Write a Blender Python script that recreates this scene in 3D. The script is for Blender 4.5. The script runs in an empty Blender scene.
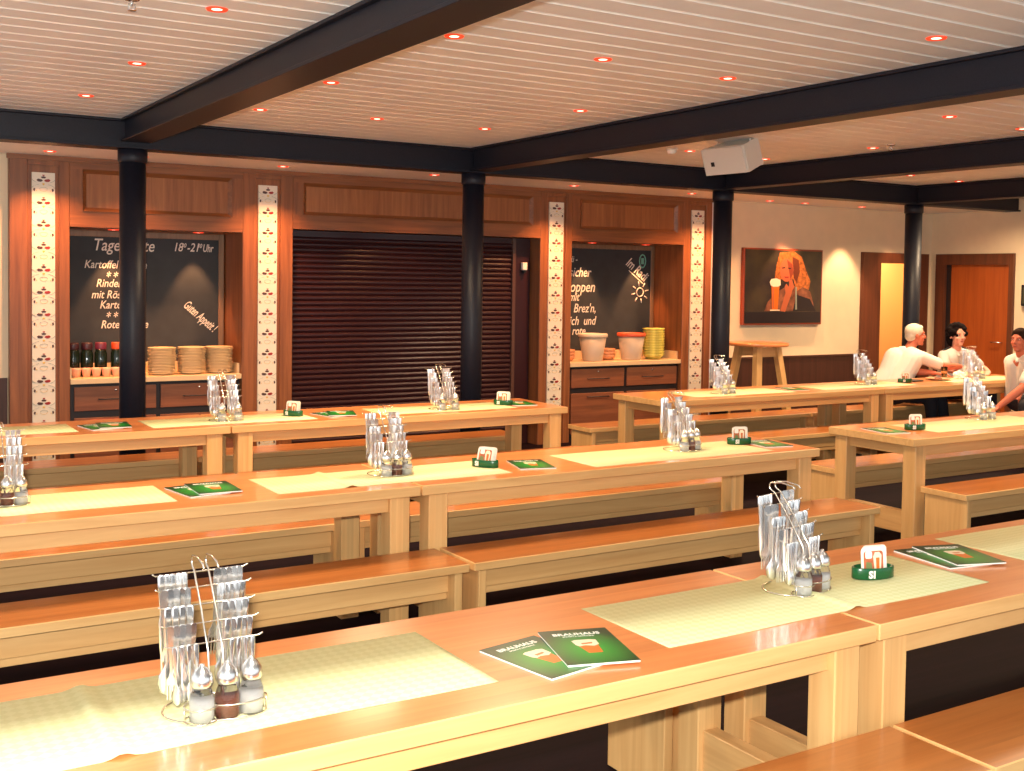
import bpy, bmesh, math, random
from mathutils import Vector, Matrix
random.seed(7)
PI = math.pi
SC = bpy.context.scene
COL = SC.collection

# ------------------------------------------------------------------ camera
def cam_axes(yaw, pitch, roll):
    cy, sy, cp, sp = math.cos(yaw), math.sin(yaw), math.cos(pitch), math.sin(pitch)
    fw = Vector((sy*cp, cy*cp, -sp)); rt = Vector((cy, -sy, 0)); up = rt.cross(fw)
    cr, sr = math.cos(roll), math.sin(roll)
    return fw, rt*cr + up*sr, up*cr - rt*sr
cd = bpy.data.cameras.new('camera'); cam = bpy.data.objects.new('camera', cd); COL.objects.link(cam)
fw, rt, up = cam_axes(.5548, .0393, .014)
cam.matrix_world = Matrix(((rt.x, up.x, -fw.x, 0), (rt.y, up.y, -fw.y, 0), (rt.z, up.z, -fw.z, 1.72), (0, 0, 0, 1)))
cd.sensor_width = 36; cd.lens = 1132.5/1024*36; cd.shift_y = -60.9/1024
cd.clip_start = .05; cd.clip_end = 100
SC.camera = cam

# ------------------------------------------------------------------ view, world, lights
vs = SC.view_settings
SC.display_settings.display_device = 'sRGB'
vs.view_transform = 'Standard'; vs.look = 'None'; vs.gamma = 1; vs.use_curve_mapping = False
vs.exposure = 0.12
SC.cycles.use_denoising = True
SC.cycles.max_bounces = 8
SC.cycles.sample_clamp_indirect = 6
W = bpy.data.worlds.new('world'); SC.world = W; W.use_nodes = True
W.node_tree.nodes['Background'].inputs[0].default_value = (.90, .96, 1, 1)
W.node_tree.nodes['Background'].inputs[1].default_value = 1.25  # added fill light, entering where the near and left walls are left out

def light(name, kind, loc, power, color, target=None, **kw):
    l = bpy.data.lights.new(name, kind); l.energy = power; l.color = color
    for k, v in kw.items(): setattr(l, k, v)
    o = bpy.data.objects.new(name, l); COL.objects.link(o); o.location = loc
    if target is not None:
        o.rotation_euler = (Vector(target) - Vector(loc)).to_track_quat('-Z', 'Y').to_euler()
    return o
FLASH = (1, .97, .90)
light('camera_flash', 'SPOT', (-.05, -.02, 1.84), 700, FLASH, (4.4, 7.0, 1.45), spot_size=2.2, spot_blend=.6, shadow_soft_size=.03)
WARM = (1, .43, .17)
# room lamps: the recessed spots over the tables throw broad warm light down
ROOM = (1, .82, .62)
for (x, y) in ((1.0, 1.5), (4.0, 1.5), (1.0, 5.6), (3.5, 5.6), (6.6, 4.2), (3.5, 7.6), (6.9, 7.4), (9.8, 7.6), (9.6, 4.6), (11.6, 8.0)):
    light('downlight_beam', 'AREA', (x, y, 2.84), 58 if y > 4 else 7, (1, .72, .44) if y > 4 else ROOM, (x, y, 0), shape='DISK', size=.5, spread=2.6)

# ------------------------------------------------------------------ helpers
def lin(c):
    return tuple(((v/255)/12.92 if v/255 <= .04045 else ((v/255+.055)/1.055)**2.4) for v in c) + (1,)

def newmat(name):
    m = bpy.data.materials.new(name); m.use_nodes = True
    nt = m.node_tree; b = nt.nodes['Principled BSDF']
    return m, nt, b
def plain(name, rgb, rough=.5, metal=0., emit=None, estr=0, spec=.5, noise=0., nscale=30, trans=0, bump=0):
    m, nt, b = newmat(name)
    c = lin(rgb)
    b.inputs['Base Color'].default_value = c
    b.inputs['Roughness'].default_value = rough
    b.inputs['Metallic'].default_value = metal
    b.inputs['Specular IOR Level'].default_value = spec
    if trans: b.inputs['Transmission Weight'].default_value = trans
    if emit:
        b.inputs['Emission Color'].default_value = lin(emit); b.inputs['Emission Strength'].default_value = estr
    if noise or bump:
        tc = nt.nodes.new('ShaderNodeTexCoord'); n = nt.nodes.new('ShaderNodeTexNoise')
        n.inputs['Scale'].default_value = nscale; n.inputs['Detail'].default_value = 4
        nt.links.new(tc.outputs['Object'], n.inputs['Vector'])
        if noise:
            r = nt.nodes.new('ShaderNodeValToRGB')
            r.color_ramp.elements[0].color = tuple(v*(1-noise) for v in c[:3]) + (1,)
            r.color_ramp.elements[1].color = tuple(min(1, v*(1+noise)) for v in c[:3]) + (1,)
            r.color_ramp.elements[0].position = .3; r.color_ramp.elements[1].position = .7
            nt.links.new(n.outputs['Fac'], r.inputs['Fac']); nt.links.new(r.outputs['Color'], b.inputs['Base Color'])
        if bump:
            bp = nt.nodes.new('ShaderNodeBump'); bp.inputs['Strength'].default_value = bump; bp.inputs['Distance'].default_value = .01
            nt.links.new(n.outputs['Fac'], bp.inputs['Height']); nt.links.new(bp.outputs['Normal'], b.inputs['Normal'])
    return m
def wood(name, light_, dark, axis='x', rough=.35, stave=.06, stave_axis='y', amt=.5, spec=.5, coat=0, sv=.12):
    """grain along axis, staves stepping along stave_axis"""
    m, nt, b = newmat(name); N = nt.nodes; L = nt.links
    tc = N.new('ShaderNodeTexCoord'); oi = N.new('ShaderNodeObjectInfo')
    add = N.new('ShaderNodeVectorMath'); add.operation = 'ADD'
    mul = N.new('ShaderNodeVectorMath'); mul.operation = 'SCALE'; mul.inputs[0].default_value = (13, 17, 11)
    L.new(oi.outputs['Random'], mul.inputs['Scale']); L.new(tc.outputs['Object'], add.inputs[0]); L.new(mul.outputs[0], add.inputs[1])
    sep = N.new('ShaderNodeSeparateXYZ'); L.new(tc.outputs['Object'], sep.inputs[0])
    st = N.new('ShaderNodeMath'); st.operation = 'DIVIDE'; st.inputs[1].default_value = stave
    L.new(sep.outputs[stave_axis.upper()], st.inputs[0])
    fl = N.new('ShaderNodeMath'); fl.operation = 'FLOOR'; L.new(st.outputs[0], fl.inputs[0])
    fa = N.new('ShaderNodeMath'); fa.operation = 'ADD'; L.new(fl.outputs[0], fa.inputs[0])
    rm = N.new('ShaderNodeMath'); rm.operation = 'MULTIPLY'; rm.inputs[1].default_value = 91.7; L.new(oi.outputs['Random'], rm.inputs[0]); L.new(rm.outputs[0], fa.inputs[1])
    wn = N.new('ShaderNodeTexWhiteNoise'); wn.noise_dimensions = '1D'; L.new(fa.outputs[0], wn.inputs['W'])
    sh = N.new('ShaderNodeVectorMath'); sh.operation = 'ADD'; L.new(add.outputs[0], sh.inputs[0]); L.new(wn.outputs['Color'], sh.inputs[1])
    mp = N.new('ShaderNodeMapping'); s = {'x': (1.2, 22, 22), 'y': (22, 1.2, 22), 'z': (22, 22, 1.2)}[axis]; mp.inputs['Scale'].default_value = s
    L.new(sh.outputs[0], mp.inputs['Vector'])
    no = N.new('ShaderNodeTexNoise'); no.inputs['Scale'].default_value = 1; no.inputs['Detail'].default_value = 6; no.inputs['Roughness'].default_value = .6
    no.inputs['Distortion'].default_value = .6
    L.new(mp.outputs[0], no.inputs['Vector'])
    rp = N.new('ShaderNodeValToRGB'); rp.color_ramp.elements[0].position = .5-amt*.5; rp.color_ramp.elements[1].position = .5+amt*.5
    rp.color_ramp.elements[0].color = lin(dark); rp.color_ramp.elements[1].color = lin(light_)
    L.new(no.outputs['Fac'], rp.inputs['Fac'])
    hs = N.new('ShaderNodeHueSaturation')
    mr = N.new('ShaderNodeMapRange'); mr.inputs['To Min'].default_value = 1-sv; mr.inputs['To Max'].default_value = 1+sv
    L.new(wn.outputs['Value'], mr.inputs['Value']); L.new(mr.outputs[0], hs.inputs['Value']); L.new(rp.outputs['Color'], hs.inputs['Color'])
    L.new(hs.outputs[0], b.inputs['Base Color'])
    b.inputs['Roughness'].default_value = rough; b.inputs['Specular IOR Level'].default_value = spec
    if coat: b.inputs['Coat Weight'].default_value = coat; b.inputs['Coat Roughness'].default_value = .12
    return m

class MB:
    """collects shapes and links them as one mesh object"""
    def __init__(s): s.bm = bmesh.new(); s.mats = []
    def mi(s, m):
        if m not in s.mats: s.mats.append(m)
        return s.mats.index(m)
    def _merge(s, bm2, m, mx=None, smooth=False, facemat=None):
        if mx is not None: bmesh.ops.transform(bm2, matrix=mx, verts=bm2.verts)
        i = s.mi(m); me = bpy.data.meshes.new('tmp')
        for f in bm2.faces:
            f.material_index = i if facemat is None else s.mi(facemat(f) or m); f.smooth = smooth
        bm2.to_mesh(me); bm2.free(); s.bm.from_mesh(me); bpy.data.meshes.remove(me)
    def box(s, x0, x1, y0, y1, z0, z1, m, bev=0, mx=None, top=None):
        b = bmesh.new(); bmesh.ops.create_cube(b, size=1)
        for v in b.verts: v.co = Vector(((x0+x1)/2 + v.co.x*(x1-x0), (y0+y1)/2 + v.co.y*(y1-y0), (z0+z1)/2 + v.co.z*(z1-z0)))
        if bev: bmesh.ops.bevel(b, geom=list(b.edges), offset=bev, segments=1, affect='EDGES')
        b.normal_update()
        fm = None
        if top is not None: fm = lambda f: top if f.normal.z > .9 else m
        s._merge(b, m, mx, False, fm); return s
    def lathe(s, prof, m, seg=20, mx=None, smooth=True, sx=1, sy=1):
        b = bmesh.new(); rings = []
        for r, z in prof:
            if r < 1e-6: rings.append([b.verts.new((0, 0, z))])
            else: rings.append([b.verts.new((r*sx*math.cos(2*PI*i/seg), r*sy*math.sin(2*PI*i/seg), z)) for i in range(seg)])
        for a, c in zip(rings, rings[1:]):
            for i in range(seg):
                j = (i+1) % seg
                if len(a) == 1 and len(c) == 1: continue
                if len(a) == 1: b.faces.new((a[0], c[j], c[i]))
                elif len(c) == 1: b.faces.new((a[i], a[j], c[0]))
                else: b.faces.new((a[i], a[j], c[j], c[i]))
        if len(rings[0]) > 1: b.faces.new(list(reversed(rings[0])))
        if len(rings[-1]) > 1: b.faces.new(rings[-1])
        bmesh.ops.recalc_face_normals(b, faces=b.faces)
        s._merge(b, m, mx, smooth); return s
    def tube(s, pts, r, m, seg=6, closed=False, smooth=True, mx=None):
        b = bmesh.new(); P = [Vector(p) for p in pts]; n = len(P); rings = []
        rad = r if isinstance(r, (list, tuple)) else [r]*n
        prev = None
        for i in range(n):
            a = P[i-1] if (i > 0 or closed) else P[i]; c = P[(i+1) % n] if (i < n-1 or closed) else P[i]
            t = (c-a).normalized()
            if prev is None:
                u = t.cross(Vector((0, 0, 1)));
                if u.length < .01: u = t.cross(Vector((1, 0, 0)))
                u.normalize()
            else:
                u = prev - t*prev.dot(t)
                if u.length < 1e-4: u = t.orthogonal()
                u.normalize()
            prev = u; w = t.cross(u)
            rings.append([b.verts.new(P[i] + (u*math.cos(2*PI*k/seg) + w*math.sin(2*PI*k/seg))*rad[i]) for k in range(seg)])
        rng = range(n if closed else n-1)
        for i in rng:
            A, B = rings[i], rings[(i+1) % n]
            for k in range(seg): b.faces.new((A[k], A[(k+1) % seg], B[(k+1) % seg], B[k]))
        if not closed: b.faces.new(list(reversed(rings[0]))); b.faces.new(rings[-1])
        bmesh.ops.recalc_face_normals(b, faces=b.faces)
        s._merge(b, m, mx, smooth); return s
    def prism(s, poly, d0, d1, m, plane='xy', mx=None, front=None):
        """poly extruded between d0 and d1 along the plane's third axis"""
        b = bmesh.new()
        def P(p, d):
            return {'xy': (p[0], p[1], d), 'xz': (p[0], d, p[1]), 'yz': (d, p[0], p[1])}[plane]
        A = [b.verts.new(P(p, d0)) for p in poly]; B = [b.verts.new(P(p, d1)) for p in poly]
        fa = b.faces.new(A); fb = b.faces.new(B); n = len(poly)
        for i in range(n): b.faces.new((A[i], A[(i+1) % n], B[(i+1) % n], B[i]))
        bmesh.ops.recalc_face_normals(b, faces=b.faces)
        s._merge(b, m, mx); return s
    def ball(s, c, r, m, seg=16, mx=None):
        b = bmesh.new(); bmesh.ops.create_uvsphere(b, u_segments=seg, v_segments=max(6, seg*2//3), radius=1)
        rr = r if isinstance(r, (tuple, list)) else (r, r, r)
        M = Matrix.Translation(c) @ Matrix.Diagonal((rr[0], rr[1], rr[2], 1))
        if mx is not None: M = mx @ M
        s._merge(b, m, M, True); return s
    def text(s, body, size, m, mx, align='LEFT', depth=.0004, shear=0, bold=0):
        c = bpy.data.curves.new('t', 'FONT'); c.body = body; c.size = size; c.align_x = align; c.extrude = depth; c.shear = shear; c.resolution_u = 3; c.offset = bold
        o = bpy.data.objects.new('t', c); COL.objects.link(o)
        me = bpy.data.meshes.new_from_object(o.evaluated_get(bpy.context.evaluated_depsgraph_get()))
        b = bmesh.new(); b.from_mesh(me); s._merge(b, m, mx)
        bpy.data.objects.remove(o); bpy.data.curves.remove(c); bpy.data.meshes.remove(me); return s
    def build(s, name, parent=None):
        me = bpy.data.meshes.new(name); s.bm.to_mesh(me); s.bm.free()
        for m in s.mats: me.materials.append(m)
        o = bpy.data.objects.new(name, me); COL.objects.link(o)
        if parent is not None: o.parent = parent
        return o
def tag(o, label=None, cat=None, group=None, kind=None):
    if label: o['label'] = label
    if cat: o['category'] = cat
    if group: o['group'] = group
    if kind: o['kind'] = kind
    return o
def thing(name, label, cat, loc=(0, 0, 0), rz=0, group=None):
    o = bpy.data.objects.new(name, None); o.empty_display_size = .1; COL.objects.link(o); o.location = loc; o.rotation_euler = (0, 0, rz)
    return tag(o, label, cat, group)
def struct(o): o['kind'] = 'structure'; return o
def copy_tree(o, parent=None):
    kids = [c for c in ALLKIDS.get(o.name, [])] if False else list(o.children)
    c = o.copy(); COL.objects.link(c)
    if parent is not None: c.parent = parent
    for ch in kids: copy_tree(ch, c)
    return c
def dup(o, loc, rz=0, label=None, group=None):
    c = copy_tree(o); c.location = loc; c.rotation_euler = (0, 0, rz)
    if label: c['label'] = label
    if group: c['group'] = group
    return c
class Proto:
    """first placement uses the source itself, later ones are copies"""
    def __init__(s, o): s.o = o; s.used = False
    def place(s, loc, rz=0, label=None, group=None):
        if s.used: return dup(s.o, loc, rz, label, group)
        s.used = True; s.o.location = loc; s.o.rotation_euler = (0, 0, rz)
        if label: s.o['label'] = label
        if group: s.o['group'] = group
        return s.o
def T(x=0, y=0, z=0, rz=0, rx=0, ry=0):
    return Matrix.Translation((x, y, z)) @ Matrix.Rotation(rz, 4, 'Z') @ Matrix.Rotation(ry, 4, 'Y') @ Matrix.Rotation(rx, 4, 'X')

# ------------------------------------------------------------------ materials
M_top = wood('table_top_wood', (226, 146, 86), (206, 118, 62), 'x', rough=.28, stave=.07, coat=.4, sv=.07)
M_px = wood('pale_wood_x', (228, 184, 122), (206, 154, 94), 'x', rough=.45, stave=.5, stave_axis='z', sv=.05)
M_py = wood('pale_wood_y', (226, 180, 118), (200, 148, 90), 'y', rough=.45, stave=.5, stave_axis='z', sv=.05)
M_pz = wood('pale_wood_z', (228, 184, 122), (204, 152, 92), 'z', rough=.45, stave=.035, stave_axis='x', sv=.09)
M_seat = wood('bench_seat_wood', (192, 120, 62), (158, 90, 40), 'x', rough=.3, stave=.07, coat=.3, sv=.06)
M_panel = wood('brown_panel_wood', (160, 98, 56), (112, 64, 36), 'z', rough=.42, stave=.3, stave_axis='x', sv=.05)
M_panelx = wood('brown_panel_wood_x', (162, 100, 57), (114, 65, 36), 'x', rough=.42, stave=.5, stave_axis='z', sv=.05)
M_panelin = wood('brown_panel_field', (174, 110, 62), (128, 74, 40), 'z', rough=.42, stave=.28, stave_axis='x', sv=.08)
M_dado = wood('dark_dado_wood', (84, 48, 36), (56, 32, 24), 'z', rough=.5, stave=.12, stave_axis='x', sv=.12)
M_door = wood('orange_door_wood', (190, 92, 34), (158, 70, 24), 'z', rough=.4, stave=1.5, stave_axis='y', sv=.03)
M_doorframe = wood('brown_door_frame_wood', (120, 64, 36), (84, 44, 26), 'z', rough=.5, stave=1.5, stave_axis='y', sv=.03)
M_cab = wood('cabinet_front_wood', (146, 88, 58), (108, 62, 42), 'x', rough=.45, stave=2, stave_axis='z', sv=.04)
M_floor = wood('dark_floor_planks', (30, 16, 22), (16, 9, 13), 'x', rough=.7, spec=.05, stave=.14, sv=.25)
M_plaster = plain('cream_plaster', (236, 212, 178), .85, noise=.03, nscale=6)
M_soffit = plain('white_soffit', (250, 246, 240), .7)
M_ceil = plain('ceiling_slat_white', (246, 245, 242), .42, spec=.4, noise=.05, nscale=3)
M_gap = plain('ceiling_gap_brown', (150, 116, 88), .6)
M_insert = plain('ceiling_insert_white', (250, 246, 238), .3)
M_steel = plain('dark_painted_steel', (28, 28, 38), .45, spec=.3, noise=.25, nscale=120)
M_chrome = plain('polished_steel', (236, 234, 232), .24, 1.0)
M_wire = plain('bright_wire', (236, 226, 212), .2, 1.0)
M_mat = None
M_white = plain('white_paint', (238, 232, 222), .45)
M_black = plain('matt_black', (22, 21, 24), .5)
M_red = plain('dark_red_glaze', (160, 44, 38), .3)
M_blackg = plain('black_glaze', (84, 56, 50), .3)
M_yel = plain('pale_yellow_glaze', (226, 186, 90), .3)
M_grey = plain('grey_green_glaze', (150, 156, 140), .3)
M_ceramic = plain('white_ceramic', (238, 226, 206), .25)
M_chalk = plain('chalkboard_slate', (50, 54, 58), .7, noise=.12, nscale=8)
M_chalkw = plain('chalk_white', (235, 228, 215), .9)
M_shut = plain('dark_brown_lacquered_slat', (52, 24, 27), .3, spec=.4)
M_green = plain('green_plastic', (14, 82, 42), .25)
M_paper = plain('white_paper', (240, 236, 228), .8)
M_counter = plain('cream_worktop', (222, 192, 150), .35)
M_cabframe = plain('near_black_frame', (38, 30, 32), .45)
M_glass = plain('clear_glass', (250, 250, 250), .04, trans=1.0)
M_salt = plain('white_salt', (245, 243, 240), .8)
M_pepper = plain('ground_red_pepper', (136, 78, 58), .9, noise=.3, nscale=400)

# checked paper runner
m, nt, b = newmat('pale_green_runner_paper'); N = nt.nodes; L = nt.links
tc = N.new('ShaderNodeTexCoord'); mp = N.new('ShaderNodeMapping'); mp.inputs['Rotation'].default_value = (0, 0, PI/4); mp.inputs['Scale'].default_value = (48, 48, 48)
ck = N.new('ShaderNodeTexChecker'); ck.inputs['Scale'].default_value = 1
ck.inputs['Color1'].default_value = lin((214, 211, 162)); ck.inputs['Color2'].default_value = lin((207, 204, 150))
L.new(tc.outputs['Object'], mp.inputs[0]); L.new(mp.outputs[0], ck.inputs['Vector']); L.new(ck.outputs['Color'], b.inputs['Base Color'])
b.inputs['Roughness'].default_value = .55; M_mat = m

# brochure cover: printed green with a lighter middle
m, nt, b = newmat('green_brochure_print'); N = nt.nodes; L = nt.links
tc = N.new('ShaderNodeTexCoord'); mp = N.new('ShaderNodeMapping'); mp.inputs['Location'].default_value = (0, .02*8, 0); mp.inputs['Scale'].default_value = (8.2, 6.4, 0)
gr = N.new('ShaderNodeTexGradient'); gr.gradient_type = 'SPHERICAL'
rp = N.new('ShaderNodeValToRGB'); rp.color_ramp.elements[0].color = lin((8, 48, 20)); rp.color_ramp.elements[1].color = lin((30, 160, 44))
L.new(tc.outputs['Object'], mp.inputs[0]); L.new(mp.outputs[0], gr.inputs[0]); L.new(gr.outputs['Fac'], rp.inputs[0]); L.new(rp.outputs[0], b.inputs['Base Color'])
b.inputs['Roughness'].default_value = .32; M_broch = m
M_beer = plain('amber_print', (216, 110, 30), .3)
M_foam = plain('foam_print', (240, 222, 190), .3)

# ------------------------------------------------------------------ room shell
XL, XR, YN, YW, ZC, ZS = -3.0, 12.75, -2.6, 9.95, 2.87, 2.68
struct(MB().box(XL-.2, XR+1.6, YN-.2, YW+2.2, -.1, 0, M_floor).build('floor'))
b = MB()   # slatted ceiling: one closed mesh with grooves
b.box(XL-.2, XR+.2, YN-.2, 8.85, ZC+.012, ZC+.1, M_gap)
y = YN-.1; k = 0
while y < 8.84:
    b.box(XL, XR, y, min(y+.158, 8.84), ZC, ZC+.013, M_ceil, bev=.003)
    if y+.175 < 8.84: b.box(XL, XR, y+.162, y+.176, ZC+.001, ZC+.013, M_insert, bev=.003)
    y += .18
struct(b.build('ceiling'))
struct(MB().box(XL-.2, XR+.2, 8.85, YW+.2, ZS, ZS+.3, M_soffit).build('trim_1'))
# back wall plaster with a doorway; the counter recesses sit in the panelled part
DX0, DX1, DZ = 11.62, 12.56, 2.05
b = MB()
b.box(XL, 1.36, YW, YW+.15, 0, ZS, M_plaster)
b.box(8.80, DX0, YW, YW+.15, 0, ZS, M_plaster)
b.box(DX0, DX1, YW, YW+.15, DZ, ZS, M_plaster)
b.box(DX1, XR+.15, YW, YW+.15, 0, ZS, M_plaster)
b.box(1.30, 8.86, 10.42, 10.5, 0, ZS, M_panel)
struct(b.build('wall_back'))
struct(MB().box(XR, XR+.15, YN-.2, 8.70, 0, ZC, M_plaster).box(XR, XR+.15, 8.70, 9.83, 2.10, ZC, M_plaster).box(XR, XR+.15, 9.83, YW, 0, ZC, M_plaster).box(XR+.1, XR+.15, 8.70, 9.83, 0, 2.1, M_plaster).build('wall_right'))
# dark timber dado
struct(MB().box(8.81, 11.36, YW-.025, YW, 0, .82, M_dado).box(8.81, 11.36, YW-.035, YW, .82, .845, M_dado).build('trim_2'))
struct(MB().box(12.64, XR-.02, YW-.025, YW, 0, .82, M_dado).build('trim_3'))
struct(MB().box(XL, 1.35, YW-.025, YW, 0, .87, M_dado).build('trim_4'))
struct(MB().box(XR-.025, XR, YN, 8.56, 0, .82, M_dado).build('trim_5'))
# small white return where the panelling ends
struct(MB().box(8.80, 8.835, 9.80, YW, 0, ZS, M_soffit).build('trim_6'))

# panelled front: posts, headers with recessed fields
F0 = 9.87
def panel_field(b, x0, x1, z0, z1, y, m):
    f = .035
    b.box(x0, x1, y+.018, y+.04, z0, z1, M_panelin)
    for (p) in (((x0, z0), (x1, z0), (x1-f, z0+f), (x0+f, z0+f)), ((x0, z1), (x1, z1), (x1-f, z1-f), (x0+f, z1-f)),
                ((x0, z0), (x0, z1), (x0+f, z1-f), (x0+f, z0+f)), ((x1, z0), (x1, z1), (x1-f, z1-f), (x1-f, z0+f))):
        bb = bmesh.new()
        A = [bb.verts.new((q[0], y-.012 if i < 2 else y+.02, q[1])) for i, q in enumerate(p)]
        B = [bb.verts.new((q[0], y+.03, q[1])) for q in p]
        bb.faces.new(A); bb.faces.new(B)
        for i in range(4): bb.faces.new((A[i], A[(i+1) % 4], B[(i+1) % 4], B[i]))
        bmesh.ops.recalc_face_normals(bb, faces=bb.faces); b._merge(bb, m)
b = MB()
POSTS = ((1.36, 1.82), (3.28, 3.75), (6.45, 6.85), (8.38, 8.80))
STR = ((1.53, 1.706), (3.425, 3.60), (6.56, 6.74), (8.50, 8.68))
for (x0, x1), (s0, s1) in zip(POSTS, STR):
    b.box(x0, x1, F0+.02, 10.42, 0, ZS-.01, M_panel)
    # raised frame around the tile strip
    b.box(x0, s0-.03, F0, F0+.02, 0, ZS-.01, M_panel, bev=.004); b.box(s1+.03, x1, F0, F0+.02, 0, ZS-.01, M_panel, bev=.004)
    b.box(s0-.03, s1+.03, F0, F0+.02, 2.60, ZS-.01, M_panel)
HEAD = ((1.82, 3.28, 2.11), (3.75, 6.45, 2.16), (6.85, 8.38, 2.145))
for x0, x1, z in HEAD:
    b.box(x0, x1, F0+.04, 10.42, z, ZS-.01, M_panelx)
    b.box(x0, x1, F0, F0+.04, 2.585, ZS-.01, M_panelx); b.box(x0, x1, F0, F0+.04, z, z+.13, M_panelx)
    b.box(x0, x0+.1, F0, F0+.04, z+.13, 2.585, M_panel); b.box(x1-.1, x1, F0, F0+.04, z+.13, 2.585, M_panel)
    panel_field(b, x0+.1, x1-.1, z+.13, 2.585, F0, M_panelx)
b.box(1.34, 8.82, F0-.015, F0, ZS-.04, ZS-.001, M_panelx)
struct(b.build('trim_7'))

# tile strips: white glazed tiles with a folk ornament
def tile_strip(x0, x1, label):
    w = x1-x0; cx = w/2
    b = MB(); z = 2.54; p = .182; n = 0
    b.box(0, w, -.002, .016, .02, 2.54, M_ceramic)
    def shape(pts, m): b.prism([(cx+px*w*1.18, zz+pz*p) for px, pz in pts], -.0045, -.001, m, 'xz')
    zz = z
    while zz > .2:
        zz -= p
        def arc(x, zc, rx, rz, a0, a1, t, m, n=6):
            o = [(x+rx*math.cos(a0+(a1-a0)*i/n), zc+rz*math.sin(a0+(a1-a0)*i/n)) for i in range(n+1)]
            i_ = [(x+(rx-t)*math.cos(a0+(a1-a0)*i/n), zc+(rz-t)*math.sin(a0+(a1-a0)*i/n)) for i in range(n, -1, -1)]
            shape(o+i_, m)
        # tulip: heart of two leaves under a bud
        shape([(-.26, .66), (-.2, .72), (-.06, .69), (-.02, .63), (-.1, .58), (-.2, .59)], M_blackg)
        shape([(.26, .66), (.2, .72), (.06, .69), (.02, .63), (.1, .58), (.2, .59)], M_red)
        shape([(-.1, .80), (0, .84), (.1, .80), (.06, .74), (-.06, .74)], M_blackg)
        shape([(-.05, .90), (.05, .90), (.03, .85), (-.03, .85)], M_red)
        shape([(-.06, .50), (0, .53), (.06, .50), (0, .42)], M_yel)
        for sgn in (-1, 1):
            shape([(sgn*.30, .28), (sgn*.36, .30), (sgn*.38, .20), (sgn*.32, .14)], M_blackg)
            shape([(sgn*.24, .20), (sgn*.28, .22), (sgn*.28, .15)], M_yel)
            arc(sgn*.02, .25, .42*sgn, .24, .2, 1.2, .014, M_grey)
            arc(sgn*.02, .75, .42*sgn, .24, -1.0, -.3, .014, M_grey)
        arc(0, .25, .16, .10, .2, PI-.2, .014, M_grey); arc(0, .25, .14, .10, PI, 2*PI, .012, M_yel)
    o = b.build('tile_strip'); o.location = (x0, F0+.004, 0); tag(o, label, 'tile strip', 'ornamented tile strips on the panelled wall')
for (s0, s1), l in zip(STR, ('ornamented white tile strip at the far left end of the panelled wall',
        'ornamented tile strip between the left chalkboard recess and the roller shutter',
        'ornamented tile strip between the roller shutter and the right chalkboard recess',
        'ornamented tile strip at the right end of the panelled wall, beside the cream wall')):
    tile_strip(s0, s1, l)

# roller shutter in the middle opening
root = thing('roller_shutter', 'dark brown lacquered roller shutter closed over the middle serving opening', 'shutter', (3.75, 10.05, 0))
b = MB(); x0, x1 = .005, 2.46
bm = bmesh.new(); pr = []
z = .10
while z < 2.10:
    for t in (0, .2, .4, .6, .8): pr.append((-.010*math.sin(PI*t), z+.05*t))
    pr.append((.004, z+.0495)); z += .05
vs_ = [(bm.verts.new((x0, q[0], q[1])), bm.verts.new((x1, q[0], q[1]))) for q in pr]
for a, c in zip(vs_, vs_[1:]): f = bm.faces.new((a[0], a[1], c[1], c[0]))
bmesh.ops.recalc_face_normals(bm, faces=bm.faces)
b._merge(bm, M_shut, None, False); b.box(x0, x1, .006, .02, .02, 2.155, M_shut)
b.build('slat_curtain', root)
MB().box(.005, 2.46, -.03, .005, .02, .10, M_shut, bev=.004).build('bottom_rail', root)
MB().box(2.46, 2.495, -.03, .03, 0, 2.155, plain('guide_rail_brown', (90, 62, 52), .3)).build('guide_rail', root)
MB().box(2.495, 2.69, .0, .03, 0, 2.155, M_shut).build('side_panel', root)
root = thing('key_switch', 'small white key switch box on the dark side panel right of the shutter', 'switch', (6.35, 10.045, 1.86))
MB().box(-.028, .028, -.045, 0, -.035, .045, M_white, bev=.006).build('housing', root)
MB().box(-.014, .014, -.05, 0, -.065, -.035, M_black, bev=.004).build('key_slot', root)

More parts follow.
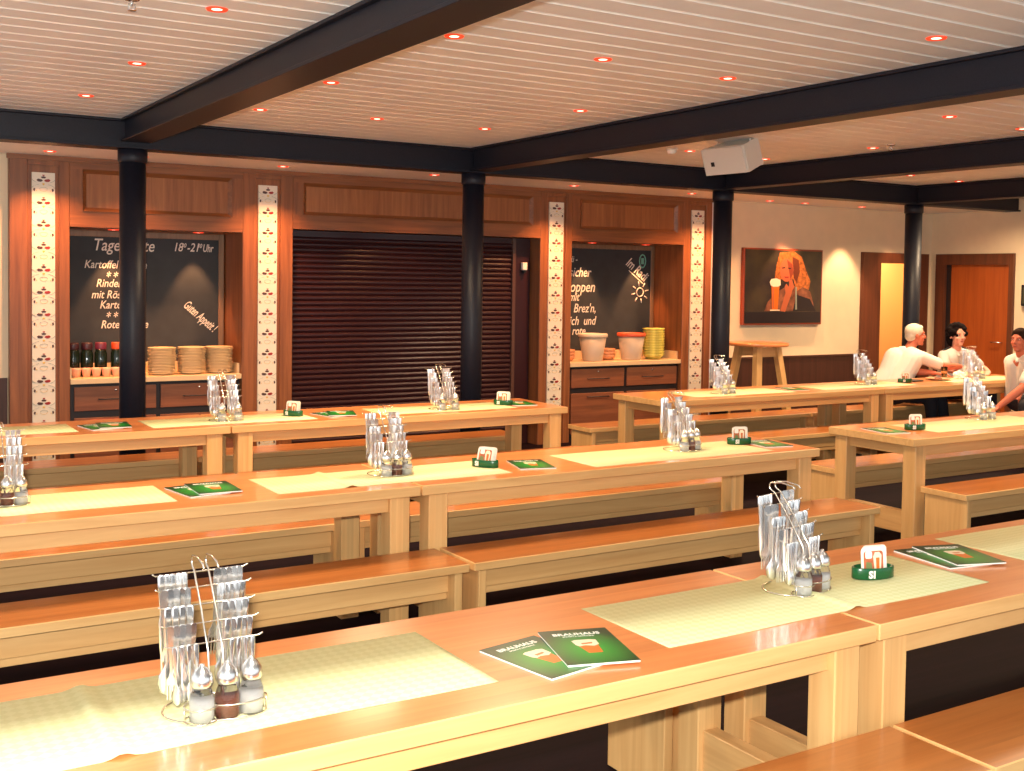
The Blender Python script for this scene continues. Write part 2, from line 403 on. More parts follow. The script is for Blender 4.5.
# chalkboards
def chalkboard(x0, x1, z0, z1, label, left):
    root = thing('chalkboard', label, 'chalkboard', (x0, 10.40, z0)); w, h = x1-x0, z1-z0
    fm = wood('chalkboard_frame_wood', (150, 118, 90), (120, 90, 66), 'z', stave=2)
    MB().box(w-.05, w, -.03, 0, 0, h, fm, bev=.003).box(0, w-.05, -.03, 0, h-.05, h, fm, bev=.003).build('frame', root)
    b = MB(); b.box(.0, w-.05, -.02, 0, 0, h-.05, M_chalk)
    def t(x, z, s, size, rot=0, sh=.25, bold=.0008, sx=.8): b.text(s, size, M_chalkw, Matrix.Translation((x-x0, -.0215, z-z0)) @ Matrix.Rotation(rot, 4, 'Y') @ Matrix.Rotation(PI/2, 4, 'X') @ Matrix.Diagonal((sx, 1, 1, 1)), 'LEFT', .0008, sh, bold)
    if left:
        t(2.10, 1.93, 'Tageskarte', .15); t(2.03, 1.775, 'Kartoffel', .10); t(2.34, 1.775, 'Creme', .10); t(2.21, 1.665, '* * *', .11)
        t(2.13, 1.61, 'Rinderbraten', .10); t(2.09, 1.51, 'mit R\u00f6sti', .10); t(2.16, 1.42, 'Kartoffel', .10)
        t(2.21, 1.31, '* * *', .11); t(2.17, 1.245, 'Rote Gr\u00fctze', .10)
        t(2.80, 1.94, '18', .11); t(2.875, 1.975, '30', .055); t(2.925, 1.94, '-21', .11); t(3.02, 1.975, '30', .055); t(3.07, 1.94, 'Uhr', .10, 0, .25, .0012, .6)
        t(2.89, 1.44, 'Guten Appetit !', .115, .72, .25, .0014, .50)
    else:
        t(7.00, 1.93, '- Men\u00fc -', .10); t(7.17, 1.77, 'sicher', .15); t(7.00, 1.60, 'schoppen', .17); t(7.17, 1.50, 'mit', .13)
        t(6.98, 1.37, "w.T., Brez'n,", .14); t(6.95, 1.23, 'm\u00f6nlich  und', .14); t(7.02, 1.12, 'alle  rote', .13)
        t(7.95, 1.92, 'Im Radi', .16, .62, .25, .002, .7); b.box(7.98-x0, 8.24-x0, -.0215, -.0205, 1.775-z0, 1.785-z0, M_chalkw, mx=Matrix.Translation((8.1-x0, 0, 1.78-z0)) @ Matrix.Rotation(.62, 4, 'Y') @ Matrix.Translation((x0-8.1, 0, z0-1.78)))
        cx, cz = 8.17-x0, 1.60-z0
        b.tube([(cx+.05*math.cos(a*PI/6), -.021, cz+.05*math.sin(a*PI/6)) for a in range(12)], .007, M_chalkw, 4, True)
        for a in range(8):
            c, s_ = math.cos(a*PI/4+.2), math.sin(a*PI/4+.2)
            b.tube([(cx+.075*c, -.021, cz+.075*s_), (cx+.125*c, -.021, cz+.125*s_)], .007, M_chalkw, 4)
        cx, cz = 8.20-x0, 1.96-z0; g = plain('pale_green_chalk', (120, 190, 170), .9)
        b.tube([(cx+.045*math.cos(a*PI/6), -.021, cz+.075*math.sin(a*PI/6)) for a in range(12)], .008, g, 4, True)
        b.box(cx-.02, cx+.02, -.0215, -.0205, cz-.035, cz+.035, g)
    b.build('written_slate', root)
chalkboard(1.84, 3.27, .95, 2.10, 'chalkboard with the day menu in the left recess, above the plate stacks', True)
chalkboard(6.87, 8.37, .95, 2.135, 'chalkboard in the right recess above the pale buckets', False)

# recess cabinets and worktops
def cabinet(x0, x1, label, wlabel):
    root = thing('cabinet', label, 'cabinet', (x0+.01, 9.90, 0)); w = x1-x0-.02
    b = MB(); b.box(0, w, .02, .50, 0, .80, M_cabframe)
    b.build('carcass', root)
    xs = (0.03, w/2-.02, w/2+.02, w-.03)
    for i in (0, 2):
        d = MB().box(xs[i], xs[i+1], 0, .02, .575, .775, M_cab, bev=.002).build('drawer', root)
        MB().tube([((xs[i]+xs[i+1])/2-.14, 0, .67), ((xs[i]+xs[i+1])/2-.14, -.025, .67), ((xs[i]+xs[i+1])/2+.14, -.025, .67), ((xs[i]+xs[i+1])/2+.14, 0, .67)], .006, M_cabframe).build('handle', d)
        MB().lathe([(.0, 0), (.010, 0), (.010, .006), (0, .006)], M_chrome, 10, T((xs[i]+xs[i+1])/2, 0, .745, 0, PI/2)).build('lock', d)
        d = MB().box(xs[i], xs[i+1], 0, .02, .08, .515, M_cab, bev=.002).build('door', root)
        MB().tube([((xs[i]+xs[i+1])/2-.14, 0, .475), ((xs[i]+xs[i+1])/2-.14, -.025, .475), ((xs[i]+xs[i+1])/2+.14, -.025, .475), ((xs[i]+xs[i+1])/2+.14, 0, .475)], .006, M_cabframe).build('handle', d)
        lx = xs[i+1]-.05 if i == 0 else xs[i]+.05
        MB().lathe([(.0, 0), (.012, 0), (.012, .006), (0, .006)], M_chrome, 10, T(lx, 0, .46, 0, PI/2)).build('lock', d)
    MB().box(.02, w-.02, .01, .04, 0, .07, M_black).build('plinth', root)
    r = thing('worktop', wlabel, 'worktop', (x0+.005, 9.87, .803)); w = x1-x0-.01
    MB().box(0, w, 0, .54, 0, .045, M_counter, bev=.003).build('slab', r)
    MB().box(0, w, .50, .54, .045, .135, M_counter, bev=.003).box(0, .02, .06, .5, .045, .135, M_counter).box(w-.02, w, .06, .5, .045, .135, M_counter).build('upstand', r)
cabinet(1.82, 3.28, 'brown cabinet with black frame under the left chalkboard', 'cream worktop under the left chalkboard, carrying the plate stacks')
cabinet(6.85, 8.38, 'brown cabinet with black frame under the right chalkboard', 'cream worktop under the right chalkboard, carrying the pale buckets')
ZW = .849
# stacks of plates: every plate a thing
M_plate = plain('cream_plate_glaze', (226, 202, 160), .3)
pl = MB().lathe([(0, 0), (.075, 0), (.08, .004), (.118, .016), (.122, .018), (.119, .0215), (.078, .008), (0, .006)], M_plate, 28).build('plate')
tag(pl, '', 'plate'); P = Proto(pl)
for sx, nm, n in ((2.62, 'left', 17), (2.88, 'middle', 17), (3.13, 'right', 17)):
    for k in range(n):
        extra = ', topmost of its stack' if k == n-1 else (', lowest of its stack' if k == 0 else ', inside the stack')
        P.place((sx+random.uniform(-.004, .004), 10.06+random.uniform(-.003, .003), ZW+.0005+.0135*k), 0,
                'cream plate in the %s stack of three under the left chalkboard%s' % (nm, extra), 'plates in the %s stack under the left chalkboard' % nm)
# dark bottles and little cups on the left worktop
M_bot = plain('dark_green_glass', (20, 34, 24), .12)
caps = {'dark': plain('dark_cap', (60, 30, 40), .4), 'purple': plain('plum_cap', (112, 44, 66), .4), 'orange': plain('orange_cap', (214, 84, 40), .4)}
def jar(x, cap, label):
    r = thing('jar', label, 'jar', (x, 10.16, ZW), 0, 'dark jars on the left worktop')
    MB().lathe([(0, 0), (.048, 0), (.052, .008), (.052, .19), (.044, .212), (.044, .225), (0, .225)], M_bot, 20).build('glass_body', r)
    MB().lathe([(0, .226), (.046, .226), (.048, .232), (.048, .276), (.044, .284), (0, .284)], caps[cap], 20).build('lid', r)
for x, c, l in ((1.90, 'dark', 'dark jar with a black lid, outermost left on the left worktop'), (2.01, 'dark', 'dark green jar with brownish lid, second from the left on the left worktop'),
                (2.125, 'purple', 'dark green jar with a plum red lid on the left worktop'), (2.26, 'orange', 'dark green jar with a bright orange lid beside the column'), (2.375, 'orange', 'dark jar with orange lid standing behind the column')):
    jar(x, c, l)
M_pink = plain('pinkish_cup', (232, 176, 148), .4)
cup = tag(MB().lathe([(0, 0), (.028, 0), (.04, .06), (.042, .075), (.038, .075), (.034, .05), (0, .008)], M_pink, 18).build('cup'), '', 'cup'); P = Proto(cup)
for k in range(7):
    P.place((1.90+.082*k, 10.04, ZW), 0, 'small pinkish cup in the row before the dark jars, %s' % ('leftmost', 'second', 'third', 'fourth', 'fifth', 'sixth', 'last before the column')[k], 'pink cups on the left worktop')
# menu folder leaning behind the column
r = thing('bottle', 'slim dark bottle leaning against the left plate stack', 'bottle', (2.415, 10.02, ZW+.004)); r.rotation_euler = (0, .17, 0)
MB().lathe([(0, 0), (.024, 0), (.026, .01), (.026, .15), (.012, .19), (.011, .235), (0, .235)], M_bot, 16).build('glass_body', r)
MB().lathe([(0, .236), (.013, .236), (.013, .262), (0, .262)], caps['purple'], 12).build('cap', r)
# small red and white boxes on the cabinet ledge, seen over the rear table
def smallbox(x, lab, c1, w):
    r = thing('carton', lab, 'carton', (x, 9.2, 0.0))
    return r
# right worktop: buckets and stacks
def bucket(x, y, rimc, label, red=False):
    r = thing('bucket', label, 'bucket', (x, y, ZW))
    bm_ = plain('pale_bucket_' + ('a' if red else 'b'), (184, 168, 150), .4)
    MB().lathe([(0, 0), (.105, 0), (.11, .01), (.15, .27), (.146, .27), (.104, .014), (0, .01)], bm_, 28).build('tub', r)
    MB().lathe([(.148, .262), (.158, .262), (.162, .27), (.162, .292), (.156, .3), (.146, .298), (.146, .262)], rimc, 28).build('rim', r)
bucket(7.27, 10.05, plain('cream_rim', (214, 200, 178), .4), 'pale bucket with a cream rim on the right worktop')
bucket(7.80, 10.05, plain('orange_red_rim', (216, 92, 56), .4), 'pale bucket with an orange red rim on the right worktop', True)
M_yg = plain('yellow_green_glaze', (206, 196, 96), .35, noise=.35, nscale=18)
M_dg = plain('dark_green_glaze', (70, 96, 60), .35, noise=.4, nscale=22)
bl = tag(MB().lathe([(0, 0), (.07, 0), (.10, .03), (.128, .062), (.124, .064), (.095, .034), (.06, .008), (0, .006)], M_yg, 24).build('bowl'), '', 'bowl'); P = Proto(bl)
for k in range(11):
    P.place((8.11, 10.04, ZW+.0285*k), 0, 'yellow green bowl in the tall stack on the right worktop, %s' % ('topmost' if k == 10 else 'lowest' if k == 0 else 'inside the stack'), 'yellow green bowls on the right worktop')
bl = tag(MB().lathe([(0, 0), (.04, 0), (.055, .03), (.07, .062), (.066, .064), (.05, .034), (.035, .008), (0, .006)], M_dg, 20).build('bowl'), '', 'bowl'); P = Proto(bl)
for k in range(11):
    P.place((8.28, 10.16, ZW+.0285*k), 0, 'small dark green bowl in the slim stack beside the right recess wall, %s' % ('topmost' if k == 10 else 'lowest' if k == 0 else 'inside the stack'), 'dark green bowls on the right worktop')
M_sb = plain('terracotta_glaze', (206, 140, 96), .35)
bl = tag(MB().lathe([(0, 0), (.06, 0), (.085, .03), (.092, .06), (.088, .06), (.07, .02), (0, .008)], M_sb, 24).build('bowl'), '', 'bowl'); P = Proto(bl)
for sx, nm in ((6.99, 'left of the cream rimmed bucket'), (7.535, 'between the two pale buckets')):
    for k in range(3):
        P.place((sx, 10.14, ZW+.033*k), 0, 'terracotta bowl %s, %s' % (nm, ('lowest of three', 'middle of three', 'topmost of three')[k]), 'terracotta bowls ' + nm)

# doors
r = bpy.data.objects.new('door_1', None); COL.objects.link(r); struct(r)
b = MB()
b.box(11.38, DX0+.09, YW-.05, YW+.16, 0, 2.01, M_doorframe); b.box(DX1-.08, 12.64, YW-.05, YW+.16, 0, 2.01, M_doorframe); b.box(11.38, 12.64, YW-.05, YW+.16, 2.01, 2.14, M_doorframe)
b.build('door_frame', r)
# lit corridor beyond the open door
M_cor = plain('yellow_corridor_paint', (240, 200, 150), .8)
struct(MB().box(11.2, 14.2, 11.3, 11.4, 0, 2.7, M_cor).box(11.2, 11.3, YW+.15, 11.3, 0, 2.7, M_cor).box(14.1, 14.2, YW+.15, 11.3, 0, 2.7, M_cor).box(11.2, 14.2, YW+.15, 11.4, 2.7, 2.8, M_cor).box(12.9, 14.2, YW, YW+.15, 0, 2.7, M_cor).build('wall_corridor'))
light('corridor_lamp', 'AREA', (12.9, 10.7, 2.65), 48, (1, .66, .30), (12.9, 10.9, 0), size=.8)
struct(MB().box(12.36, 12.48, YW-.03, YW+.02, 0, 2.0, M_door).build('door_2'))   # the leaf's edge, swung back against the jamb
r = bpy.data.objects.new('door_3', None); COL.objects.link(r); struct(r)
MB().box(XR-.05, XR+.03, 9.70, 9.84, 0, 2.0, M_doorframe).box(XR-.05, XR+.03, 8.70, 8.76, 0, 2.0, M_doorframe).box(XR-.05, XR+.03, 8.70, 9.84, 2.0, 2.14, M_doorframe).build('door_frame', r)
MB().box(XR-.01, XR+.03, 8.76, 9.62, 0, 2.0, M_door).build('door_leaf', r)
MB().box(XR+.0, XR+.03, 9.62, 9.70, 0, 2.0, M_cabframe).build('dark_reveal', r)
MB().tube([(XR-.01, 8.85, 1.02), (XR-.06, 8.85, 1.02), (XR-.06, 8.98, 1.02)], .009, M_chrome, 8).build('door_handle', r)
root = thing('wall_box', 'small dark box fixed to the cream wall right of the orange door', 'wall box', (XR, 8.45, 1.62))
MB().box(-.07, 0, -.12, .12, -.13, .13, M_black, bev=.008).build('housing', root)
MB().box(-.075, -.068, -.09, .09, -.1, .1, plain('dim_green_panel', (60, 66, 50), .3)).build('front_panel', root)

# picture on the cream wall
root = thing('wall_picture', 'framed picture of a blonde woman with a beer glass on the cream wall', 'picture', (9.33, YW, 1.227)); w, h = 1.31, .915
b = MB(); M_fr = plain('reddish_frame_side', (150, 62, 34), .4)
b.box(0, w, -.05, 0, 0, h, M_fr, bev=.003).build('frame', root)
m, nt, bb = newmat('picture_backdrop'); N = nt.nodes; L = nt.links
tc = N.new('ShaderNodeTexCoord'); no = N.new('ShaderNodeTexNoise'); no.inputs['Scale'].default_value = 3.2; no.inputs['Detail'].default_value = 3
rp = N.new('ShaderNodeValToRGB'); rp.color_ramp.elements[0].position = .35; rp.color_ramp.elements[0].color = lin((40, 28, 34)); rp.color_ramp.elements[1].position = .7; rp.color_ramp.elements[1].color = lin((74, 62, 40))
L.new(tc.outputs['Object'], no.inputs[0]); L.new(no.outputs['Fac'], rp.inputs[0]); L.new(rp.outputs[0], bb.inputs['Base Color']); bb.inputs['Roughness'].default_value = .35
b = MB(); b.box(.02, w-.02, -.053, -.05, .02, h-.02, m)
sk = plain('print_skin', (190, 98, 62), .35); skd = plain('print_skin_shadow', (140, 58, 36), .35); hr = plain('print_blond_hair', (176, 98, 44), .35, noise=.5, nscale=30); hrd = plain('print_hair_shadow', (104, 44, 24), .35)
dk = plain('print_dark', (30, 22, 30), .35); bl_ = plain('print_blouse', (130, 78, 56), .35, noise=.5, nscale=14)
lay = [-.0535]
def pic(pts, m):   # fractions of the picture, z up
    lay[0] -= .0003; b.prism([(px*w, pz*h) for px, pz in pts], lay[0]-.0003, -.052, m, 'xz')
def ell(cx, cz, rx, rz, n=18, a0=0): return [(cx+rx*math.cos(2*PI*i/n+a0), cz+rz*math.sin(2*PI*i/n+a0)) for i in range(n)]
pic([(.26, .18), (.30, .30), (.40, .42), (.52, .50), (.70, .52), (.84, .44), (.88, .30), (.90, .18)], bl_)
pic([(.66, .40), (.84, .34), (.92, .18), (.62, .18)], dk)
pic([(.44, .95), (.62, .97), (.72, .90), (.78, .72), (.84, .58), (.82, .46), (.74, .50), (.66, .44), (.62, .60), (.46, .60), (.42, .52), (.38, .60), (.40, .78)], hr)
pic([(.60, .90), (.68, .86), (.70, .70), (.66, .56), (.62, .62)], hrd)
pic(ell(.53, .72, .085, .155), sk)
pic([(.53, .86), (.60, .80), (.615, .68), (.58, .60), (.56, .70)], skd)
pic([(.47, .755), (.51, .76), (.51, .745), (.47, .74)], dk); pic([(.545, .755), (.585, .75), (.58, .735), (.545, .742)], dk)
pic([(.50, .635), (.56, .635), (.55, .615), (.51, .615)], M_red)
pic([(.46, .18), (.52, .17), (.60, .42), (.62, .52), (.60, .60), (.57, .58), (.56, .50), (.53, .54), (.51, .50), (.52, .42)], sk)
pic([(.585, .60), (.60, .595), (.63, .50), (.61, .46)], sk); pic([(.56, .62), (.575, .61), (.59, .50), (.57, .50)], sk)
pic([(.34, .52), (.44, .52), (.425, .19), (.355, .19)], M_beer)
pic([(.35, .50), (.37, .50), (.375, .22), (.36, .22)], sk)
pic([(.32, .56), (.34, .60), (.40, .61), (.45, .59), (.455, .52), (.42, .50), (.36, .50), (.33, .52)], M_foam)
pic([(.33, .20), (.45, .20), (.45, .185), (.33, .185)], M_foam)
pic([(.02, .17), (.98, .17), (.98, .03), (.02, .03)], dk)
pic([(.645, .50), (.66, .50), (.67, .20), (.65, .20)], M_grey)
b.build('print', root)

# ------------------------------------------------------------------ steel columns and beams
CX = (2.06, 5.00, 7.94, 10.88); CYY = 8.75; ZB = 2.655
M_st2 = M_steel
for i, x in enumerate(CX):
    lab = ('round dark steel column before the left chalkboard, leftmost of the columns', 'round dark steel column before the roller shutter', 'round dark steel column beside the framed picture', 'round dark steel column before the open yellow doorway')[i]
    r = thing('steel_column', lab, 'column', (x, CYY, 0), 0, 'round steel columns')
    MB().lathe([(0, 0.012), (.095, 0.012), (.095, ZB-.1), (0, ZB-.1)], M_steel, 32).build('shaft', r)
    MB().lathe([(0, 0), (.16, 0), (.16, .012), (0, .012)], M_steel, 32).build('base_plate', r)
    MB().lathe([(.0, ZB-.1), (.099, ZB-.1), (.107, ZB-.09), (.107, ZB-.003), (0, ZB-.003)], M_steel, 32).build('collar', r)
def ibeam(b, axis, a0, a1, c, z0, z1, fl=.1, web=.03, t=.018):
    def bx(d0, d1, zz0, zz1):
        if axis == 'x': b.box(a0, a1, c+d0, c+d1, zz0, zz1, M_steel, bev=.002)
        else: b.box(c+d0, c+d1, a0, a1, zz0, zz1, M_steel, bev=.002)
    bx(-fl, fl, z0, z0+t); bx(-fl, fl, z1-t, z1); bx(-web, web, z0+t, z1-t)
b = MB(); ibeam(b, 'x', XL, XR, CYY, ZB, ZC-.002, .1, .07)
tag(b.build('steel_beam'), 'long dark steel beam running over all four columns along the serving wall', 'beam', 'dark steel ceiling beams')
for i, x in enumerate(CX):
    lab = ('leftmost cross beam of dark steel, over the column at the left chalkboard', 'dark steel cross beam meeting the column before the shutter', 'dark steel cross beam meeting the column beside the picture', 'rightmost dark steel cross beam, over the column at the doorway')[i]
    b = MB(); ibeam(b, 'y', YN, CYY-.101, x, 2.70 if i == 0 else ZB+.012, ZC-.002, .11 if i == 0 else .09, .08 if i == 0 else .06); tag(b.build('steel_beam'), lab, 'beam', 'dark steel ceiling beams')

# ------------------------------------------------------------------ ceiling fittings
M_lamp = plain('glowing_lamp', (255, 170, 140), .4, emit=(255, 176, 150), estr=5)
M_ring = plain('red_halo_rim', (206, 72, 50), .4, emit=(255, 62, 30), estr=1.1)  # the lamp's red halo, painted as an emissive rim
def spot_proto():
    r = thing('ceiling_spotlight', '', 'spotlight', (0, 0, 0))
    MB().lathe([(.030, -.003), (.044, -.006), (.048, 0), (.030, 0), (.030, -.003)], M_ring, 24).build('ring', r)
    MB().lathe([(0, -.005), (.012, -.005), (.029, -.002), (.029, 0), (0, 0)], M_lamp, 24).build('lamp', r)
    return r
P = Proto(spot_proto())
bays = [('left of the leftmost cross beam', [(1.5, 4.87, 'nearest'), (1.52, 6.36, 'middle'), (1.52, 7.70, 'farthest')]),
 ('between the first and second cross beams', [(2.60, 4.75, 'front row left'), (3.50, 4.79, 'front row middle'), (4.39, 4.82, 'front row right'), (4.45, 3.48, 'closest to the camera'),
   (2.62, 6.29, 'middle row left'), (4.43, 6.31, 'middle row right'), (2.645, 7.60, 'back row left'), (3.485, 7.51, 'back row middle'), (4.38, 7.50, 'back row right')]),
 ('between the second and third cross beams', [(6.58, 5.02, 'front left'), (7.49, 5.09, 'front right'), (7.58, 6.53, 'middle right'), (6.545, 7.65, 'left of the white loudspeaker'), (7.50, 7.71, 'right of the white loudspeaker')]),
 ('right of the third cross beam', [(9.74, 7.89, 'left one'), (10.70, 8.02, 'right one')])]
for bay, ls in bays:
    for x, y, n in ls:
        P.place((x, y, ZC), 0, 'glowing recessed ceiling spotlight %s, %s' % (bay, n), 'recessed ceiling spotlights')
soff = [(1.605, 9.5, 'above the leftmost tile strip', 1), (2.30, 9.45, 'beside the leftmost column head', 0), (3.50, 9.46, 'above the second tile strip', 1), (4.90, 9.3, 'left of the second column head', 0),
        (6.55, 9.42, 'above the third tile strip', 1), (8.08, 9.40, 'above the right chalkboard recess', 0), (8.59, 9.45, 'above the last tile strip', 1)]
for x, y, n, w_ in soff:
    P.place((x, y, ZS), 0, 'small glowing soffit spotlight ' + n, 'soffit spotlights')
    light('soffit_spot_beam', 'SPOT', (x, y, ZS-.012), 170 if w_ else 60, WARM, (x, y+.16, 0), spot_size=1.9, spot_blend=.8, shadow_soft_size=.03)
for x, n, p in ((9.45, 'nearest the third column, over the cream wall', 20), (10.02, 'above the framed picture', 150), (11.0, 'between picture and doorway', 150), (11.9, 'above the open doorway', 50)):
    P.place((x, 9.62, ZS), 0, 'small glowing soffit spotlight ' + n, 'soffit spotlights')
    light('soffit_spot_beam', 'SPOT', (x, 9.62, ZS-.012), p, (1, .56, .30), (x, 9.72, 0), spot_size=1.15, spot_blend=.45, shadow_soft_size=.02)
for x, n, z in ((2.24, 'left recess, left one', 2.11), (2.98, 'left recess, right one', 2.11), (7.35, 'right recess, left one', 2.145), (8.10, 'right recess, right one', 2.145)):
    P.place((x, 10.2, z), 0, 'small glowing spotlight under the header of the ' + n, 'recess spotlights')
    light('recess_spot_beam', 'SPOT', (x, 10.2, z-.012), 60, WARM, (x, 10.40, .6), spot_size=.95, spot_blend=.5, shadow_soft_size=.02)
# sprinklers and smoke detector
def sprinkler(x, y, lab):
    r = thing('sprinkler', lab, 'sprinkler', (x, y, ZC), 0, 'ceiling sprinklers')
    MB().lathe([(0, -.006), (.03, -.006), (.034, 0), (0, 0)], M_chrome, 20).build('rosette', r)
    MB().tube([(0, 0, -.006), (0, 0, -.03)], .006, M_chrome).tube([(-.012, 0, -.02), (-.014, 0, -.035), (0, 0, -.046)], .0025, M_chrome).tube([(.012, 0, -.02), (.014, 0, -.035), (0, 0, -.046)], .0025, M_chrome).build('stem', r)
    MB().lathe([(0, -.049), (.018, -.049), (.019, -.046), (0, -.045)], M_chrome, 12).build('deflector', r)
sprinkler(1.15, 4.90, 'small metal ceiling sprinkler at the top left, left of the leftmost cross beam')
sprinkler(7.52, 6.49-.2, 'small metal ceiling sprinkler between the second and third cross beams')
r = thing('smoke_detector', 'small round white smoke detector on the ceiling left of the loudspeaker', 'smoke detector', (6.30, 7.60, ZC))
MB().lathe([(0, -.018), (.05, -.018), (.055, 0), (0, 0)], M_white, 24).build('base', r)
MB().lathe([(0, -.055), (.03, -.052), (.042, -.04), (.042, -.018), (0, -.018)], M_white, 24).build('sensor_head', r)
# loudspeaker
r = thing('loudspeaker', 'white angled loudspeaker hanging under the ceiling beside the second cross beam', 'loudspeaker', (6.30, 6.83, ZC-.14), math.radians(-85))
M_spk = plain('loudspeaker_white', (222, 214, 202), .5)
bx = [(-.22, -.10), (.22, -.10), (.15, .16), (-.15, .16)]
spk = MB(); mx = T(0, 0, 0, 0, math.radians(20))
spk.prism(bx, -.11, .11, M_spk, 'xy', mx).build('cabinet', r)
g = MB(); g.prism([(-.215, -.125), (.215, -.125), (.215, -.1), (-.215, -.1)], -.106, .106, M_spk, 'xy', mx)
g.build('grille', r)
MB().box(-.135, -.10, -.128, -.124, -.035, 0, M_black, mx=mx).build('badge', r)
MB().tube([(-.17, .0, .09), (-.17, 0, .15), (.17, 0, .15), (.17, 0, .09)], .01, M_spk).build('bracket', r)

# ------------------------------------------------------------------ tables
LT, DT = 2.61, .70
def make_table():
    r = thing('beer_hall_table', '', 'table'); h = LT/2; d = DT/2
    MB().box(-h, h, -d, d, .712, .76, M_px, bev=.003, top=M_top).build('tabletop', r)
    a = MB()
    a.box(-h+.145, h-.145, -d+.045, -d+.07, .642, .711, M_px, bev=.002)
    a.build('apron', r)
    a = MB(); a.box(-h+.145, h-.145, d-.07, d-.045, .642, .711, M_px, bev=.002).build('apron', r)
    for s in (-1, 1):
        x0, x1 = sorted((s*(h-.045), s*(h-.145)))
        for t in (-1, 1):
            y0, y1 = sorted((t*(d-.02), t*(d-.12)))
            MB().box(x0, x1, y0, y1, 0, .711, M_pz, bev=.004).build('leg', r)
        MB().box(x0+.02, x1-.02, -d+.12, d-.12, .14, .28, M_py, bev=.003).build('stretcher', r)
        MB().box(x0+.03 if s < 0 else x1-.055, x0+.055 if s < 0 else x1-.03, -d+.12, d-.12, .642, .711, M_py, bev=.002).build('end_apron', r)
    return r
Y1, Y2, Y3 = 2.14, 4.655, 7.08
P = Proto(make_table()); G = 'pale wood beer hall tables'
tabs = [(-.055, Y1, 'nearest wooden table at the bottom left, carrying two overlapping green brochures'),
 (2.565, Y1, 'wooden table at the bottom right, continuing the nearest row beyond the joint'),
 (-.21, Y2, 'long wooden table at the left of the second row, cut by the left picture edge'),
 (2.41, Y2, 'long wooden table of the second row ending at the aisle'),
 (-.33, Y3, 'long wooden table at the left of the third row, before the leftmost column'),
 (2.29, Y3, 'long wooden table of the third row before the roller shutter'),
 (5.85, Y3, 'long wooden table before the right chalkboard cabinet and wooden stool'),
 (8.47, Y3, 'far right wooden table at which the three people sit'),
 (5.85, Y2, 'wooden table at the right picture edge, beyond the aisle from the second row')]
for x, y, l in tabs: P.place((x+LT/2, y+DT/2, 0), 0, l, G)
# benches
LB = 2.655; DB = .335
def make_bench():
    r = thing('bench', '', 'bench'); h = LB/2; d = DB/2
    MB().box(-h, h, -d, d, .422, .46, M_px, bev=.003, top=M_seat).build('seat', r)
    for s in (-1, 1):
        x0, x1 = sorted((s*(h-.03), s*(h-.068)))
        MB().box(x0, x1, -d+.012, d-.012, 0, .421, M_pz, bev=.003).build('leg', r)
    MB().box(-h+.068, h-.068, -d+.075, -d+.10, .325, .421, M_px, bev=.002).build('rail', r)
    MB().box(-h+.068, h-.068, -d+.085, -d+.11, .292, .322, M_px, bev=.002).build('lower_rail', r)
    return r
P = Proto(make_bench()); G = 'pale wood benches'
ben = [(-.04, Y1-DB, 'wooden bench at the bottom edge, before the nearest left table'), (2.63, Y1-DB, 'wooden bench at the bottom right corner, before the nearest right table'),
 (-.19, Y1+DT+.02, 'wooden bench behind the nearest left table, mostly hidden by it'), (2.50, Y1+DT+.02, 'wooden bench behind the nearest right table, mostly hidden by it'),
 (-.18, Y2-DB-.001, 'wooden bench before the left table of the second row'), (2.50, Y2-DB-.001, 'wooden bench before the right table of the second row, ending at the aisle'),
 (-.30, Y2+DT+.01, 'wooden bench behind the left table of the second row'), (2.38, Y2+DT+.01, 'wooden bench behind the right table of the second row'),
 (-.36, Y3-DB-.001, 'wooden bench before the left table of the third row'), (2.32, Y3-DB-.001, 'wooden bench before the right table of the third row'),
 (-.40, Y3+DT+.01, 'wooden bench behind the left table of the third row'), (2.28, Y3+DT+.01, 'wooden bench behind the right table of the third row, before the shutter'),
 (5.90, Y3-DB-.001, 'wooden bench before the table at the right chalkboard cabinet'), (8.58, Y3-DB-.001, 'wooden bench on which the person at the right picture edge sits'),
 (5.66, Y3+DT+.06, 'wooden bench behind the table at the right chalkboard cabinet'), (8.34, Y3+DT+.06, 'wooden bench under the two people in white behind the far right table'),
 (5.92, Y2-DB-.001, 'wooden bench with dark red sheen at the right edge, before the aisle table'), (5.95, Y2+DT+.01, 'wooden bench behind the aisle table at the right picture edge')]
for x, y, l in ben: P.place((x+LB/2, y+DB/2, 0), 0, l, G)

# stool: tall bar stool table
r = thing('bar_table', 'tall small wooden table with splayed legs before the cream wall under the picture', 'bar table', (8.76, 9.05, 0))
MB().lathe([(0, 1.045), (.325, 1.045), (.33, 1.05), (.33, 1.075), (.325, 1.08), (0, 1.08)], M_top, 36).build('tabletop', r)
M_leg = M_pz
for sx in (-1, 1):
    for sy in (-1, 1):
        b = MB(); bb = bmesh.new()
        t = [(sx*.14+dx, sy*.14+dy, 1.044) for dx, dy in ((-.035, -.035), (.035, -.035), (.035, .035), (-.035, .035))]
        q = [(sx*.27+dx, sy*.27+dy, 0) for dx, dy in ((-.035, -.035), (.035, -.035), (.035, .035), (-.035, .035))]
        A = [bb.verts.new(p) for p in t]; B = [bb.verts.new(p) for p in q]
        bb.faces.new(A); bb.faces.new(B)
        for i in range(4): bb.faces.new((A[i], A[(i+1) % 4], B[(i+1) % 4], B[i]))
        bmesh.ops.recalc_face_normals(bb, faces=bb.faces); b._merge(bb, M_leg); b.build('leg', r)
MB().box(-.13, .13, -.15, -.12, .93, 1.03, M_px, bev=.003).box(-.13, .13, .12, .15, .93, 1.03, M_px, bev=.003).build('apron', r)
MB().box(-.20, .20, -.02, .02, .40, .46, M_px, bev=.003).build('footrest', r)

